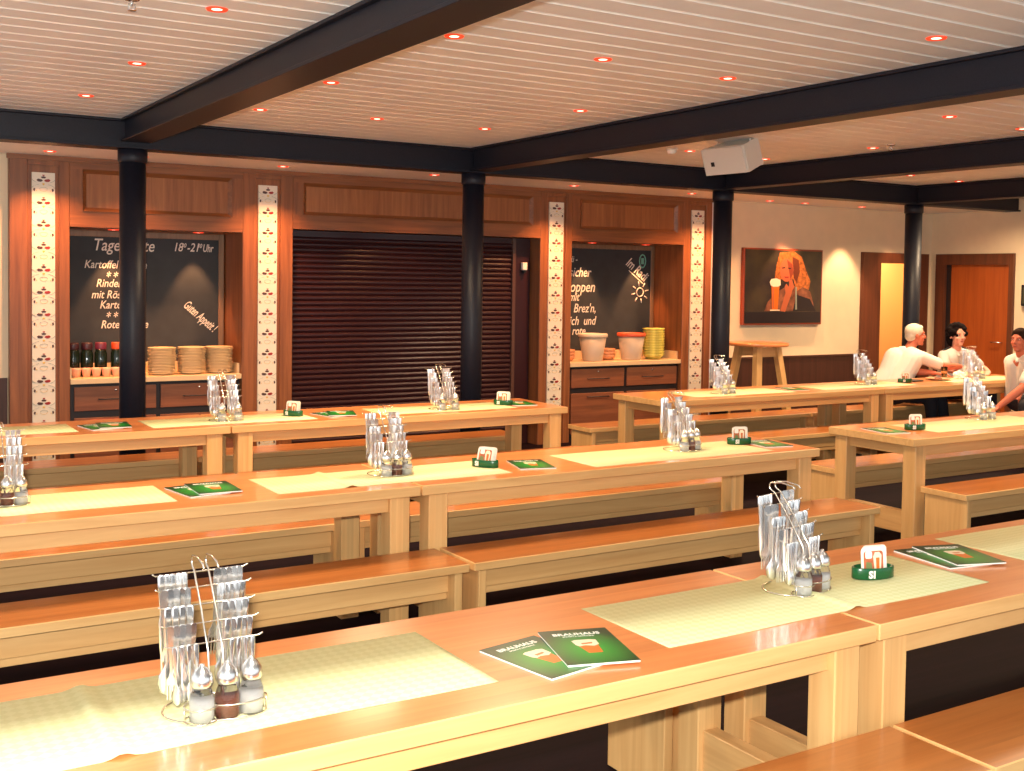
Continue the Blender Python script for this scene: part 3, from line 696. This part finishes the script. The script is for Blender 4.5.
# ------------------------------------------------------------------ runners
def runner(x0, x1, y0, y1, lab, fold=None, rz=0):
    cx, cy = (x0+x1)/2, (y0+y1)/2; w, d = x1-x0, y1-y0
    bm_ = bmesh.new(); n = 90; rows = []
    for i in range(n+1):
        x = -w/2+w*i/n; z = .0012 + .0006*math.sin(x*9+x0*5)
        if fold is not None:
            q = (x-(fold-cx)); z += .010*math.exp(-(q/.022)**2)
        rows.append([(bm_.verts.new((x, y, z)), bm_.verts.new((x, y, max(0.0002, z-.0011)))) for y in (-d/2 + (.004*math.sin(x*7+x0)), d/2 + .003*math.sin(x*5+x0*3))])
    for a, c in zip(rows, rows[1:]):
        bm_.faces.new((a[0][0], c[0][0], c[1][0], a[1][0])); bm_.faces.new((a[0][1], a[1][1], c[1][1], c[0][1]))
        bm_.faces.new((a[0][0], a[0][1], c[0][1], c[0][0])); bm_.faces.new((a[1][0], c[1][0], c[1][1], a[1][1]))
    for e in (rows[0], rows[-1]): bm_.faces.new((e[0][0], e[1][0], e[1][1], e[0][1]))
    bmesh.ops.recalc_face_normals(bm_, faces=bm_.faces)
    b = MB(); b._merge(bm_, M_mat, None, True); o = b.build('table_runner'); o.location = (cx, cy, .7602); o.rotation_euler = (0, 0, rz)
    tag(o, lab, 'table runner', 'pale green paper table runners')
runner(-.02, 1.39, 2.285, 2.72, 'pale green paper runner on the nearest table, under the large cutlery stand at the left', .52)
runner(1.91, 3.25, 2.275, 2.675, 'pale green paper runner across the joint of the two nearest tables, under the coaster holder', 2.63)
runner(3.62, 4.9, 2.36, 2.77, 'pale green paper runner at the right edge of the nearest row, beside one brochure')
runner(.0, 1.32, 4.81, 5.22, 'paper runner at the left end of the second row', .60)
runner(1.75, 2.97, 4.76, 5.17, 'paper runner across the table joint of the second row, under a cutlery stand', 2.10)
runner(3.44, 4.71, 4.71, 5.14, 'paper runner on the aisle end of the second row')
runner(.2, 1.38, 7.22, 7.63, 'paper runner at the left end of the third row')
runner(1.82, 2.92, 7.19, 7.60, 'paper runner across the table joint of the third row')
runner(3.42, 4.52, 7.19, 7.60, 'paper runner on the third row before the roller shutter')
runner(6.30, 7.45, 7.20, 7.62, 'paper runner on the table before the right chalkboard cabinet')
runner(7.85, 9.10, 7.22, 7.62, 'paper runner across the joint of the far right tables')
runner(9.7, 10.9, 7.22, 7.62, 'paper runner at the right end of the far right table')
runner(6.28, 7.60, 4.80, 5.22, 'paper runner on the aisle table at the right picture edge')

# ------------------------------------------------------------------ brochures
def make_brochure():
    r = thing('brochure', '', 'brochure')
    w, h = .095, .135
    MB().box(-w, w, -h, h, 0, .0045, M_paper).build('pages', r)
    MB().box(-w-.001, w+.001, -h+.001, h+.001, .0046, .0056, M_broch).build('cover', r)
    b = MB(); up_ = Matrix.Translation((0, 0, .0058))
    b.text('BRAUHAUS', .026, M_paper, Matrix.Translation((0, .088, .0058)), 'CENTER', .0001, 0, .0006)
    b.text('SPEISEN & GETR\u00c4NKE', .009, M_paper, Matrix.Translation((0, .074, .0058)), 'CENTER', .0001)
    b.build('title', r)
    b = MB()
    b.prism([(-.024, .0), (.030, .0), (.024, -.058), (-.014, -.058)], .0057, .0059, M_beer)
    b.prism([(-.031, .040), (-.02, .046), (.02, .046), (.036, .040), (.034, .004), (.018, -.006), (-.004, .002), (-.022, -.004), (-.029, .008)], .0059, .0062, M_foam)
    b.prism([(-.012, .018), (.020, .022), (.018, .012), (-.01, .008)], .0062, .0064, M_beer)
    b.build('beer_glass_print', r)
    return r
P = Proto(make_brochure()); ZT = .7604
for x, y, dz, a, l in [
 (1.575, 2.372, 0, 10, 'green brochure partly under another one on the nearest table'), (1.712, 2.368, .0062, -17, 'green brochure with beer glass lying on top of another on the nearest table'),
 (3.39, 2.565, 0, -8, 'green brochure partly under another one on the nearest table at the right'), (3.45, 2.545, .0062, -18, 'green brochure lying on top beside the coaster holder on the nearest table at the right'),
 (1.46, 5.0, 0, 9, 'lower green brochure on the second row at the left, between two runners'), (1.53, 5.0, .0062, -2, 'upper green brochure on the second row at the left, between two runners'),
 (3.18, 4.925, 0, -16, 'green brochure on the middle of the second row, right of the tilted coasters'), (4.86, 4.93, 0, -10, 'green brochure at the aisle end of the second row'),
 (1.54, 7.38, 0, 9, 'lower dark brochure on the third row before the leftmost column'), (1.62, 7.38, .0062, -6, 'upper dark brochure on the third row before the leftmost column'),
 (3.10, 7.38, 0, 12, 'lower dark brochure on the third row before the shutter'), (3.16, 7.36, .0062, -18, 'upper dark brochure on the third row before the shutter'), (4.68, 7.42, 0, -12, 'dark brochure at the right end of the third row'),
 (6.02, 5.02, 0, -12, 'dark brochure at the open end of the aisle table'), (7.62, 7.42, 0, -12, 'dark brochure on the table before the bar table')]:
    P.place((x, y, ZT+dz), math.radians(a), l, 'green menu brochures')

# ------------------------------------------------------------------ coaster holders
M_co = plain('coaster_board', (238, 230, 214), .7); M_co1 = plain('coaster_print_amber', (186, 98, 60), .6, noise=.3, nscale=60); M_co2 = plain('coaster_print_green', (120, 128, 74), .6)
def rrect(w, h, r, n=5):
    pts = []
    for cx, cy, a in ((w-r, h-r, 0), (-w+r, h-r, PI/2), (-w+r, -h+r, PI), (w-r, -h+r, 1.5*PI)):
        for i in range(n+1): pts.append((cx+r*math.cos(a+PI/2*i/n), cy+r*math.sin(a+PI/2*i/n)))
    return pts
def make_holder():
    r = thing('coaster_holder', '', 'coaster holder')
    MB().lathe([(0, 0), (.072, 0), (.077, .002), (.077, .036), (.075, .038), (.070, .038), (.070, .006), (0, .006)], M_green, 40, sy=.48).build('tray', r)
    b = MB()
    for k, (dx, s) in enumerate(((-.0265, 'S'), (-.0105, 'l'))):
        a = dx/.075; b.text(s, .032, M_white, Matrix.Translation((dx-.013, -.0378+.002*(k == 0), .008)) @ Matrix.Rotation(-.10, 4, 'Z') @ Matrix.Rotation(PI/2, 4, 'X'), 'LEFT', .0006, 0, .0016)
    b.build('emblem', r)
    return r
def make_coaster():
    r = thing('beer_coaster', '', 'coaster')
    MB().prism([(x, z+.0465) for x, z in rrect(.0465, .0465, .014)], -.0007, .0007, M_co, 'xz').build('board', r)
    b = MB()
    b.prism([(x, z+.044) for x, z in rrect(.037, .036, .010)], -.0011, -.0008, M_co1, 'xz')
    b.prism([(x-.018, z+.068) for x, z in rrect(.013, .012, .006)], -.0014, -.0012, M_white, 'xz')
    b.prism([(-.03, .012), (-.004, .012), (-.008, .042), (-.028, .046)], -.0014, -.0012, M_co2, 'xz')
    b.prism([(.003, .014), (.027, .014), (.031, .066), (.022, .076), (.006, .076), (-.001, .062)], -.0014, -.0012, M_foam, 'xz')
    b.prism([(.010, .018), (.021, .018), (.023, .058), (.009, .058)], -.0017, -.0015, M_beer, 'xz')
    b.build('print', r); return r
PH, PC = Proto(make_holder()), Proto(make_coaster())
for x, y, a, l, tilt, n in [(2.955, 2.50, -14, 'on the nearest table beside the second large cutlery stand', -.10, 6), (2.934, 4.977, -62, 'in the middle of the second row, its coasters tilted', -.30, 4),
   (4.705, 5.00, -18, 'at the aisle end of the second row', -.08, 5), (2.828, 7.42, -55, 'on the third row left of the roller shutter', -.12, 4), (4.516, 7.40, -50, 'on the third row before the second column', -.12, 4),
   (6.251, 4.97, -18, 'on the aisle table at the right', -.08, 5), (9.20, 7.45, -20, 'on the far right table before the man in white', -.08, 3),
   (10.98, 7.48, -20, 'at the right picture edge on the far right table', -.08, 3)]:
    PH.place((x, y, ZT+.002), math.radians(a), 'oval green coaster holder ' + l, 'green coaster holders')
    for k in range(n):
        q = PC.place((0, 0, 0), 0, '%s beer coaster in the holder %s' % ('frontmost' if k == 0 else 'rear', l.replace('second large cutlery stand', 'second stand').replace(', its coasters tilted', '')), 'beer coasters in their holders')
        off = Matrix.Rotation(math.radians(a), 3, 'Z') @ Vector((0.004*k-.004, -.012+.0045*k + (-.0 if tilt > -.2 else .004), .0085))
        q.location = Vector((x, y, ZT+.002)) + off; q.rotation_euler = (tilt, 0, math.radians(a) + .0*k)

# ------------------------------------------------------------------ cutlery stands
def outline(kind):
    """half outline of a hanging piece: list of (halfwidth, z) from the top of the handle downward; length 1 = .20"""
    if kind == 'knife': return [(.004, 0), (.0085, -.004), (.0085, -.03), (.0062, -.085), (.0070, -.095), (.0095, -.105), (.0095, -.165), (.007, -.19), (.001, -.203)]
    if kind == 'fork': return [(.004, 0), (.0085, -.004), (.0085, -.025), (.004, -.09), (.0034, -.125), (.006, -.135), (.012, -.146), (.0125, -.16), (.0118, -.198)]
    return [(.004, 0), (.0085, -.004), (.0085, -.025), (.004, -.09), (.0036, -.125), (.008, -.135), (.017, -.152), (.0195, -.17), (.015, -.188), (.006, -.196), (.001, -.1975)]
def make_cutlery(kind):
    o = outline(kind); bm_ = bmesh.new(); t = .0011; rows = []
    for i, (w, z) in enumerate(o):
        bend = .004*math.sin(z*16) + (.009*math.exp(-((z+.165)/.022)**2) if kind == 'spoon' else 0)
        n = 5; ring = []
        for k in range(n):
            u = -1+2*k/(n-1); cup_ = (u*u-1)*(.009*math.exp(-((z+.167)/.02)**2) if kind == 'spoon' else .0008)
            ring.append((bm_.verts.new((u*w, bend*.5+cup_+t, z)), bm_.verts.new((u*w, bend*.5+cup_-t, z))))
        rows.append(ring)
    for a, c in zip(rows, rows[1:]):
        for k in range(4):
            bm_.faces.new((a[k][0], a[k+1][0], c[k+1][0], c[k][0])); bm_.faces.new((a[k][1], c[k][1], c[k+1][1], a[k+1][1]))
        for k in (0, 4): bm_.faces.new((a[k][0], c[k][0], c[k][1], a[k][1]))
    for e in (rows[0], rows[-1]):
        for k in range(4): bm_.faces.new((e[k][0], e[k+1][0], e[k+1][1], e[k][1]))
    if kind == 'fork':   # tines: drop alternate strips of the last segment
        last, prev = rows[-1], rows[-2]
        kill = []
        for f in bm_.faces:
            xs = sorted(v.co.x for v in f.verts); zs = [v.co.z for v in f.verts]
            if min(zs) < -.17 and max(zs) > -.17 and f.calc_area() > 1e-6:
                c = f.calc_center_median().x
                if abs(c) < .0062 and abs(c) > .0001 and False: kill.append(f)
        b = MB(); bm_.free()
        b2 = outline('fork')[:-1]; bm_ = bmesh.new(); rows = []
        for (w, z) in b2: rows.append([bm_.verts.new((-w, t, z)), bm_.verts.new((w, t, z)), bm_.verts.new((w, -t, z)), bm_.verts.new((-w, -t, z))])
        for a, c in zip(rows, rows[1:]):
            for k in range(4): bm_.faces.new((a[k], a[(k+1) % 4], c[(k+1) % 4], c[k]))
        bm_.faces.new(rows[0]); bm_.faces.new(rows[-1]); bmesh.ops.recalc_face_normals(bm_, faces=bm_.faces)
        b._merge(bm_, M_chrome)
        for k in range(4):
            x = -.0105+.007*k; b.box(x-.0016, x+.0016, -t, t, -.2, -.158, M_chrome)
        return tag(b.build('fork'), '', 'fork')
    bmesh.ops.recalc_face_normals(bm_, faces=bm_.faces)
    b = MB(); b._merge(bm_, M_chrome, None, True); return tag(b.build(kind), '', kind)
LV = [(.292, .062), (.264, .037), (.232, .010), (.198, -.016), (.160, -.040)]
def make_stand():
    r = thing('cutlery_stand', '', 'cutlery stand')
    w = .0024
    b = MB()
    ring = [(.100*math.cos(a*PI/16), -.005+.085*math.sin(a*PI/16), .003) for a in range(32)]
    b.tube(ring, w, M_wire, 6, True)
    b.build('base_ring', r)
    b = MB()
    for z in (.003, .034):
        b.tube([(.048+.062*math.cos(a*PI/12), -.066+.034*math.sin(a*PI/12), z) for a in range(24)], w*.8, M_wire, 6, True)
        b.tube([(-.036+.036*math.cos(a*PI/12), -.068+.034*math.sin(a*PI/12), z) for a in range(24)], w*.8, M_wire, 6, True)
    b.tube([(.110, -.066, .003), (.110, -.066, .034)], w*.8, M_wire); b.tube([(-.072, -.068, .003), (-.072, -.068, .034)], w*.8, M_wire)
    b.build('shaker_rack', r)
    for s in (-1, 1):
        x = s*.016
        pts = [(x, -.074, .004), (x, -.052, .145), (x, .0, .225), (x, .054, .298)]
        pts += [(x, .060+.014*math.sin(a), .316-.014*math.cos(a)) for a in (.5, 1.2, 1.9, 2.6)]
        pts += [(x, .030, .332), (x, -.012, .326), (x, -.020, .316)]
        MB().tube(pts, w, M_wire, 6).build('handle_wire', r)
    for z, y in LV:
        MB().tube([(-.108, y-.006, z+.006), (-.1, y, z), (.1, y, z), (.108, y-.006, z+.006)], w*.8, M_wire, 6).build('hanging_bar', r)
    return r
def make_shaker(fill, name, cat):
    r = thing(name, '', cat)
    MB().lathe([(0, 0), (.024, 0), (.0265, .005), (.0265, .052), (.020, .070), (.020, .075), (0, .075)], M_glass, 20).build('glass_body', r)
    MB().lathe([(0, .004), (.0225, .004), (.023, .048), (0, .048)], fill, 16).build('filling', r)
    MB().lathe([(.0, .0752), (.022, .0752), (.0245, .082), (.022, .100), (.013, .113), (.006, .119), (.005, .124), (0, .125)], M_chrome, 20).build('cap', r)
    return r
PS = Proto(make_stand()); PC_ = {k: Proto(make_cutlery(k)) for k in ('knife', 'fork', 'spoon')}
PSa, PPe = Proto(make_shaker(M_salt, 'salt_shaker', 'salt shaker')), Proto(make_shaker(M_pepper, 'pepper_shaker', 'pepper shaker'))
STANDS = [(.742, 2.455, 0, 5, 'large cutlery stand on the nearest table at the left', 'nearest stand'),
 (2.615, 2.535, 12, 5, 'large cutlery stand on the nearest row beside the coaster holder', 'second nearest stand'),
 (.66, 5.10, 0, 3, 'cutlery stand on the second row, cut by the left picture edge', 'left edge stand'),
 (2.40, 5.02, 0, 3, 'cutlery stand in the middle of the second row at the table joint', 'second row middle stand'),
 (4.23, 4.99, 10, 3, 'cutlery stand on the second row near the aisle end', 'second row aisle stand'),
 (2.33, 7.38, 0, 2, 'cutlery stand on the third row before the second tile strip', 'stand before second tile strip'),
 (3.95, 7.34, 0, 2, 'cutlery stand on the third row left of the second column', 'stand left of second column'),
 (6.72, 7.38, 8, 2, 'cutlery stand on the table beside the third column foot', 'stand beside third column'),
 (8.63, 7.47, 8, 2, 'cutlery stand left of the man in white on the far right table', 'stand left of man'),
 (10.32, 7.50, 0, 2, 'cutlery stand before the dark haired woman on the far right table', 'stand before woman'),
 (7.20, 5.18, 4, 2, 'cutlery stand on the aisle table at the right picture edge', 'aisle table stand')]
lvn = ('top bar', 'second bar', 'middle bar', 'fourth bar', 'lowest bar')
for sx, sy, rz, dens, lab, short in STANDS:
    a = math.radians(rz); PS.place((sx, sy, ZT+.0020), a, lab, 'wire cutlery stands')
    Rz = Matrix.Rotation(a, 3, 'Z')
    for li, (z, y) in enumerate(LV):
        for s in (-1, 1):
            kind = (('knife', 'fork'), ('fork', 'knife'), ('spoon', 'spoon'), ('fork', 'spoon'), ('spoon', 'knife'))[li][s > 0]
            nn = dens-(1 if li in (2, 4) and dens == 5 else 0)
            nn = 3 if dens == 2 else nn
            scale = (1, 1, 1, .82, .66)[li]
            for k in range(nn):
                x = s*(.032+.062*(k+.5)/nn)
                p = Rz @ Vector((x, y-.0035, z+.003 if scale == 1 else z+.003))
                q = PC_[kind].place(Vector((sx, sy, ZT+.002)) + p, 0, 'steel %s on the %s, %s side, of the %s' % (kind, lvn[li], 'left' if s < 0 else 'right', short), 'cutlery of the ' + short)
                q.rotation_euler = (random.uniform(.0, .07), random.uniform(-.03, .03)+s*.02, -math.atan2(sx, sy)*.8 + random.uniform(-.35, .35))
                q.scale = (scale, 1, scale)
    for k, (px, py, pr_) in enumerate(((-.034, -.068, PSa), (.021, -.070, PPe), (.076, -.066, PSa))):
        p = Rz @ Vector((px, py, .0))
        if dens == 2 and k == 1: continue
        n = 'pepper' if pr_ is PPe else 'salt'
        pr_.place(Vector((sx, sy, ZT+.0022)) + p, a, 'glass %s shaker, %s in rack of the %s' % (n, ('leftmost', 'middle', 'rightmost')[k], short), 'shakers of the ' + short)


# ------------------------------------------------------------------ red framed plates on the left cabinet
M_redp = plain('signal_red', (200, 40, 36), .4)
for x0, x1, lab, inner in ((1.985, 2.165, 'white label plate with a red frame on the left cabinet door, left of the column', True), (2.175, 2.29, 'small red label plate on the left cabinet door, touching the column', False)):
    r = thing('label_plate', lab, 'label plate', (x0, 9.898, .40)); w_ = x1-x0
    MB().box(0, w_, -.008, 0, 0, .10, M_redp, bev=.002).build('frame', r)
    MB().box(.02, w_-.02, -.010, -.0082, .02, .08 if inner else .06, M_paper).build('white_field', r)

# ------------------------------------------------------------------ things before the people
r = thing('napkin', 'crumpled white paper napkin before the dark haired woman', 'napkin', (10.22, 7.58, ZT+.001))
bm_ = bmesh.new(); bmesh.ops.create_icosphere(bm_, subdivisions=3, radius=.06); rr = random.Random(3)
for v in bm_.verts:
    k = 1+rr.uniform(-.22, .22); v.co = Vector((v.co.x*k*1.2, v.co.y*k, max(-.0, (v.co.z*k*.9+.02))))
b = MB(); b._merge(bm_, M_paper); b.build('crumpled_paper', r)
r = thing('drinking_glass', 'small clear drinking glass under the outstretched arm of the man in white', 'glass', (10.02, 7.62, ZT+.001))
MB().lathe([(0, 0), (.026, 0), (.033, .12), (.031, .12), (.025, .008), (0, .008)], M_glass, 24).build('glass_body', r)
MB().lathe([(0, .0085), (.0245, .0085), (.029, .075), (0, .075)], plain('amber_drink', (220, 130, 70), .1), 20).build('drink', r)
r = thing('dinner_plate', 'plate with the rest of a meal before the man in white', 'plate', (9.80, 7.52, ZT+.001))
MB().lathe([(0, 0), (.075, 0), (.08, .004), (.125, .016), (.128, .018), (.124, .0205), (.078, .008), (0, .006)], plain('salmon_plate', (226, 160, 120), .3), 32).build('rim', r)
MB().ball((.01, .01, .016), (.045, .035, .014), plain('brown_food', (120, 60, 36), .6, noise=.4, nscale=60), 16).build('food', r)
r = thing('menu_folder', 'small dark folder lying left of the dinner plate on the far right table', 'folder', (9.42, 7.52, ZT+.001), .2)
MB().box(-.09, .09, -.06, .06, 0, .012, M_black, bev=.002).build('cover', r)

# ------------------------------------------------------------------ people
M_skin = plain('tanned_skin', (202, 108, 78), .55); M_skin2 = plain('rosy_skin', (224, 156, 132), .55)
M_shirt = plain('white_uniform_shirt', (218, 210, 200), .75); M_trou = plain('dark_navy_trousers', (24, 22, 32), .8)
M_hw = plain('white_grey_hair', (214, 200, 178), .8, bump=.4, nscale=90); M_hd = plain('black_curly_hair', (22, 14, 14), .9, spec=.1, bump=.6, nscale=70); M_hb = plain('dark_brown_hair', (46, 30, 22), .9, spec=.1, bump=.4, nscale=90)
M_eye = plain('dark_eye', (24, 18, 18), .2); M_ew = plain('eye_white', (230, 222, 214), .3); M_lip = plain('lip_red', (160, 70, 60), .5); M_shoe = plain('black_shoe', (18, 17, 18), .35)
M_epa = plain('black_epaulette', (20, 20, 26), .6); M_gold = plain('gold_braid', (206, 160, 70), .4)
def cap(b, p, q, r0, r1, m, n=5, seg=14):
    p, q = Vector(p), Vector(q); d = (q-p).normalized() if (q-p).length > 1e-6 else Vector((0, 0, 1)); pts, rad = [], []
    for i in range(n): a = PI/2*(1-i/n); pts.append(p - d*r0*math.sin(a)); rad.append(max(.0008, r0*math.cos(a)))
    for i in range(0, 5): pts.append(p.lerp(q, i/4)); rad.append(r0+(r1-r0)*i/4)
    for i in range(1, n+1): a = PI/2*i/n; pts.append(q + d*r1*math.sin(a)); rad.append(max(.0008, r1*math.cos(a)))
    b.tube(pts, rad, m, seg)
def remesh(o, v=.008, it=3):
    md = o.modifiers.new('r', 'REMESH'); md.mode = 'VOXEL'; md.voxel_size = v; md.use_smooth_shade = True
    if it: sm = o.modifiers.new('s', 'SMOOTH'); sm.iterations = it; sm.factor = .5
    return o
def person(root, hip, lean_to, head_c, face, arms, knees, feet, skin, hair_fn, fem=False, look_down=0.):
    """hip, neck base, head centre, facing direction, arms = [(shoulder, elbow, wrist, finger direction, palm normal)]"""
    H, Nk, C = Vector(hip), Vector(lean_to), Vector(head_c)
    f = Vector((face[0], face[1], -look_down)).normalized(); side = f.cross(Vector((0, 0, 1))).normalized(); upv = side.cross(f)
    F = Matrix((( side.x, f.x, upv.x, C.x), (side.y, f.y, upv.y, C.y), (side.z, f.z, upv.z, C.z), (0, 0, 0, 1)))   # local x=side y=front z=up
    sh = [Vector(a[0]) for a in arms]; sd = (sh[1]-sh[0]).normalized()
    k = .92 if fem else 1.
    b = MB()
    # torso, shoulders, pelvis
    for u in (-1, 1):
        cap(b, H+sd*u*.085, H.lerp(Nk, .45)+sd*u*.07, .115*k, .105*k, skin); cap(b, H.lerp(Nk, .45)+sd*u*.07, H.lerp(Nk, .82)+sd*u*.09, .105*k, .10*k, skin)
    cap(b, sh[0], sh[1], .058*k, .058*k, skin); cap(b, Nk-Vector((0, 0, .03)), C-f*.02-upv*.06, .058*k, .052*k, skin)
    # head
    b.ball((0, -.012, .03), (.074, .092, .088), skin, 20, F); b.ball((0, .022, -.035), (.056, .064, .072), skin, 18, F)
    b.ball((0, .066, -.088), (.022, .018, .018), skin, 12, F)
    cap(b, F @ Vector((0, .082, .022)), F @ Vector((0, .101, -.018)), .009, .014, skin)
    for u in (-1, 1):
        b.ball((u*.077, -.012, -.004), (.010, .018, .030), skin, 12, F); b.ball((u*.034, .058, -.022), (.024, .022, .022), skin, 12, F); b.ball((u*.028, .075, .036), (.022, .010, .008), skin, 10, F)
    # arms and hands
    for (S, E_, Wr, fd, pn) in arms:
        S, E_, Wr = Vector(S), Vector(E_), Vector(Wr); fd = Vector(fd).normalized(); pn = Vector(pn).normalized(); lat = fd.cross(pn).normalized()
        cap(b, S, E_, .052*k, .041*k, skin); cap(b, E_, E_.lerp(Wr, .35), .041*k, .042*k, skin); cap(b, E_.lerp(Wr, .35), Wr, .042*k, .026*k, skin)
        Pm = Wr + fd*.05
        for t in (-.022, -.007, .008, .022): cap(b, Wr+lat*t*.7+fd*.012, Wr+fd*.085+lat*t, .013, .012, skin)
        for t, ln, cu in ((-.029, .064, .35), (-.010, .076, .25), (.010, .072, .3), (.028, .056, .4)):
            K = Wr+fd*.092+lat*t; M1 = K+fd*ln*.5+pn*ln*.10*cu*2; M2 = M1+fd*ln*.32+pn*ln*.30*cu*2
            cap(b, K, M1, .0098, .0088, skin, 4, 10); cap(b, M1, M2, .0088, .0075, skin, 4, 10)
        Tb = Wr+fd*.028+lat*(-.030); T1 = Tb+fd*.034-lat*.022; T2 = T1+fd*.028-lat*.004+pn*.006
        cap(b, Tb, T1, .013, .011, skin, 4, 10); cap(b, T1, T2, .011, .009, skin, 4, 10)
    for Kn, Ft in zip(knees, feet):
        Kn, Ft = Vector(Kn), Vector(Ft); cap(b, H+(Kn-H).normalized()*.02, Kn, .07, .05, skin); cap(b, Kn, Ft+Vector((0, 0, .09)), .048, .038, skin)
    remesh(b.build('body', root), .0062, 2)
    # shirt
    b = MB()
    for u in (-1, 1):
        cap(b, H+sd*u*.085+Vector((0, 0, .03)), H.lerp(Nk, .45)+sd*u*.07, .135*k, .122*k, M_shirt); cap(b, H.lerp(Nk, .45)+sd*u*.07, H.lerp(Nk, .80)+sd*u*.09, .122*k, .116*k, M_shirt)
    for S in sh: cap(b, S, S.lerp(Nk, .75)-Vector((0, 0, .005)), .064*k, .068*k, M_shirt)
    for a in arms:
        S, E_ = Vector(a[0]), Vector(a[1]); e = S.lerp(E_, .72); cap(b, S, e, .068*k, .066*k, M_shirt)
    b.ball(Nk+Vector((0, 0, -.03)), (.080, .075, .05), M_shirt, 16)
    remesh(b.build('shirt', root), .009, 2)
    b = MB()   # collar wings
    for u in (-1, 1): cap(b, Nk-side*u*.05+f*.03+Vector((0, 0, .018)), Nk+f*.085-side*u*.02-Vector((0, 0, .045)), .014, .012, M_shirt)
    b.build('collar', root)
    for S in (sh if fem else []):
        e = S.lerp(Nk, .45)+Vector((0, 0, .062)); q = S+Vector((0, 0, .056))
        b = MB(); cap(b, e, q, .016, .018, M_epa, 4, 8); b.build('epaulette', root)
    b = MB()
    for Kn, Ft in zip(knees, feet):
        Kn, Ft = Vector(Kn), Vector(Ft); u = 1 if (Kn-H).dot(sd) > 0 else -1
        cap(b, H+sd*u*.075, Kn, .098, .072, M_trou); cap(b, Kn, Ft+Vector((0, 0, .08)), .070, .056, M_trou)
    cap(b, H+sd*.09, H-sd*.09, .125, .125, M_trou)
    remesh(b.build('trousers', root), .011, 2)
    for Kn, Ft in zip(knees, feet):
        Kn, Ft = Vector(Kn), Vector(Ft); d = Vector((f.x, f.y, 0)).normalized()
        b = MB(); cap(b, Ft+Vector((0, 0, .045))-d*.04, Ft+Vector((0, 0, .036))+d*.15, .044, .035, M_shoe); remesh(b.build('shoe', root), .008, 1)
    hb = MB(); hair_fn(hb, F); remesh(hb.build('hair', root), .008, 1)
    for u in (-1, 1):
        MB().ball((u*.030, .0755, .014), (.010, .006, .0045), M_ew, 12, F).ball((u*.030, .0815, .014), (.0055, .004, .0048), M_eye, 10, F).build('eye', root)
    MB().ball((0, .086, -.052), (.022, .007, .006), M_lip, 12, F).build('mouth', root)
def hair_short(m, thick=.010, front=.03):
    def fn(b, F):
        b.ball((0, -.022, .044), (.078+thick, .088+thick, .078+thick), m, 20, F)
        b.ball((0, -.055, .0), (.070+thick*.6, .058, .070), m, 18, F)
        b.ball((0, front, .085), (.058, .045, .030), m, 14, F)
    return fn
def hair_curly(b, F):
    rr = random.Random(5); b.ball((0, -.03, .045), (.098, .10, .09), M_hd, 18, F); b.ball((0, -.07, -.03), (.092, .06, .10), M_hd, 18, F)
    for i in range(70):
        a = rr.uniform(0, 2*PI); e = rr.uniform(-.6, 1.4); p = Vector((.100*math.cos(a)*math.cos(e), -.02+.092*math.sin(a)*math.cos(e), .045+.088*math.sin(e)))
        if p.y > .055 and p.z < .075: continue
        if p.y > .02 and p.z < .0: continue
        b.ball(p, rr.uniform(.018, .028), M_hd, 8, F)
G = 'people sitting at the far right table'
r = thing('person', 'white haired person in a white short sleeved shirt reaching one arm across the table', 'person', (9.85, 8.05, 0), 0, G)
def loc(o, pts): return [tuple(Vector(p)-o.location) for p in pts]
def mk(r, hip, neck, head, face, arms, knees, feet, *a, **k):
    L_ = lambda p: tuple(Vector(p)-r.location)
    person(r, L_(hip), L_(neck), L_(head), face, [(L_(s), L_(e), L_(w), d, n) for s, e, w, d, n in arms], [L_(p) for p in knees], [L_(p) for p in feet], *a, **k)
mk(r, (9.72, 8.09, .585), (9.93, 8.02, 1.03), (10.02, 7.99, 1.19), (.85, -.53),
   [((9.86, 8.17, .97), (9.92, 8.00, .81), (10.10, 7.80, .80), (.6, -.8, -.06), (0, 0, -1)), ((9.98, 7.88, .965), (10.22, 7.79, .87), (10.46, 7.76, .862), (1, .02, .0), (0, 0, -1))],
   [(9.86, 7.66, .56), (10.02, 7.66, .56)], [(9.86, 7.58, 0), (10.04, 7.58, 0)], M_skin, hair_short(M_hw, .008))
r = thing('person', 'dark curly haired person in a white shirt with black shoulder boards beside the orange door', 'person', (10.88, 8.08, 0), 0, G)
mk(r, (10.78, 8.10, .585), (10.74, 8.02, 1.01), (10.69, 7.97, 1.175), (-.35, -.93),
   [((10.58, 8.06, .955), (10.50, 7.98, .83), (10.42, 7.72, .795), (-.5, -.8, -.05), (0, 0, -1)), ((10.89, 7.99, .955), (11.0, 7.87, .82), (10.84, 7.68, .795), (-.9, -.4, -.05), (0, 0, -1))],
   [(10.62, 7.64, .56), (10.82, 7.64, .56)], [(10.60, 7.58, 0), (10.80, 7.58, 0)], M_skin2, hair_curly, fem=True)
r = thing('person', 'dark haired person in white shirt at right edge, one hand on the bench', 'person', (10.36, 6.92, 0), 0, G)
mk(r, (10.36, 6.92, .585), (10.25, 6.88, 1.03), (10.17, 6.87, 1.19), (-1, -.12),
   [((10.20, 6.72, .97), (10.02, 6.72, .74), (9.84, 6.86, .545), (-.85, .05, -.35), (.3, 0, -1)), ((10.26, 7.02, .97), (10.36, 6.99, .73), (10.20, 6.86, .68), (-.9, -.3, -.3), (0, 0, -1))],
   [(9.98, 6.655, .57), (10.17, 6.60, .56)], [(9.92, 6.60, 0), (10.12, 6.54, 0)], M_skin, hair_short(M_hb, .009))
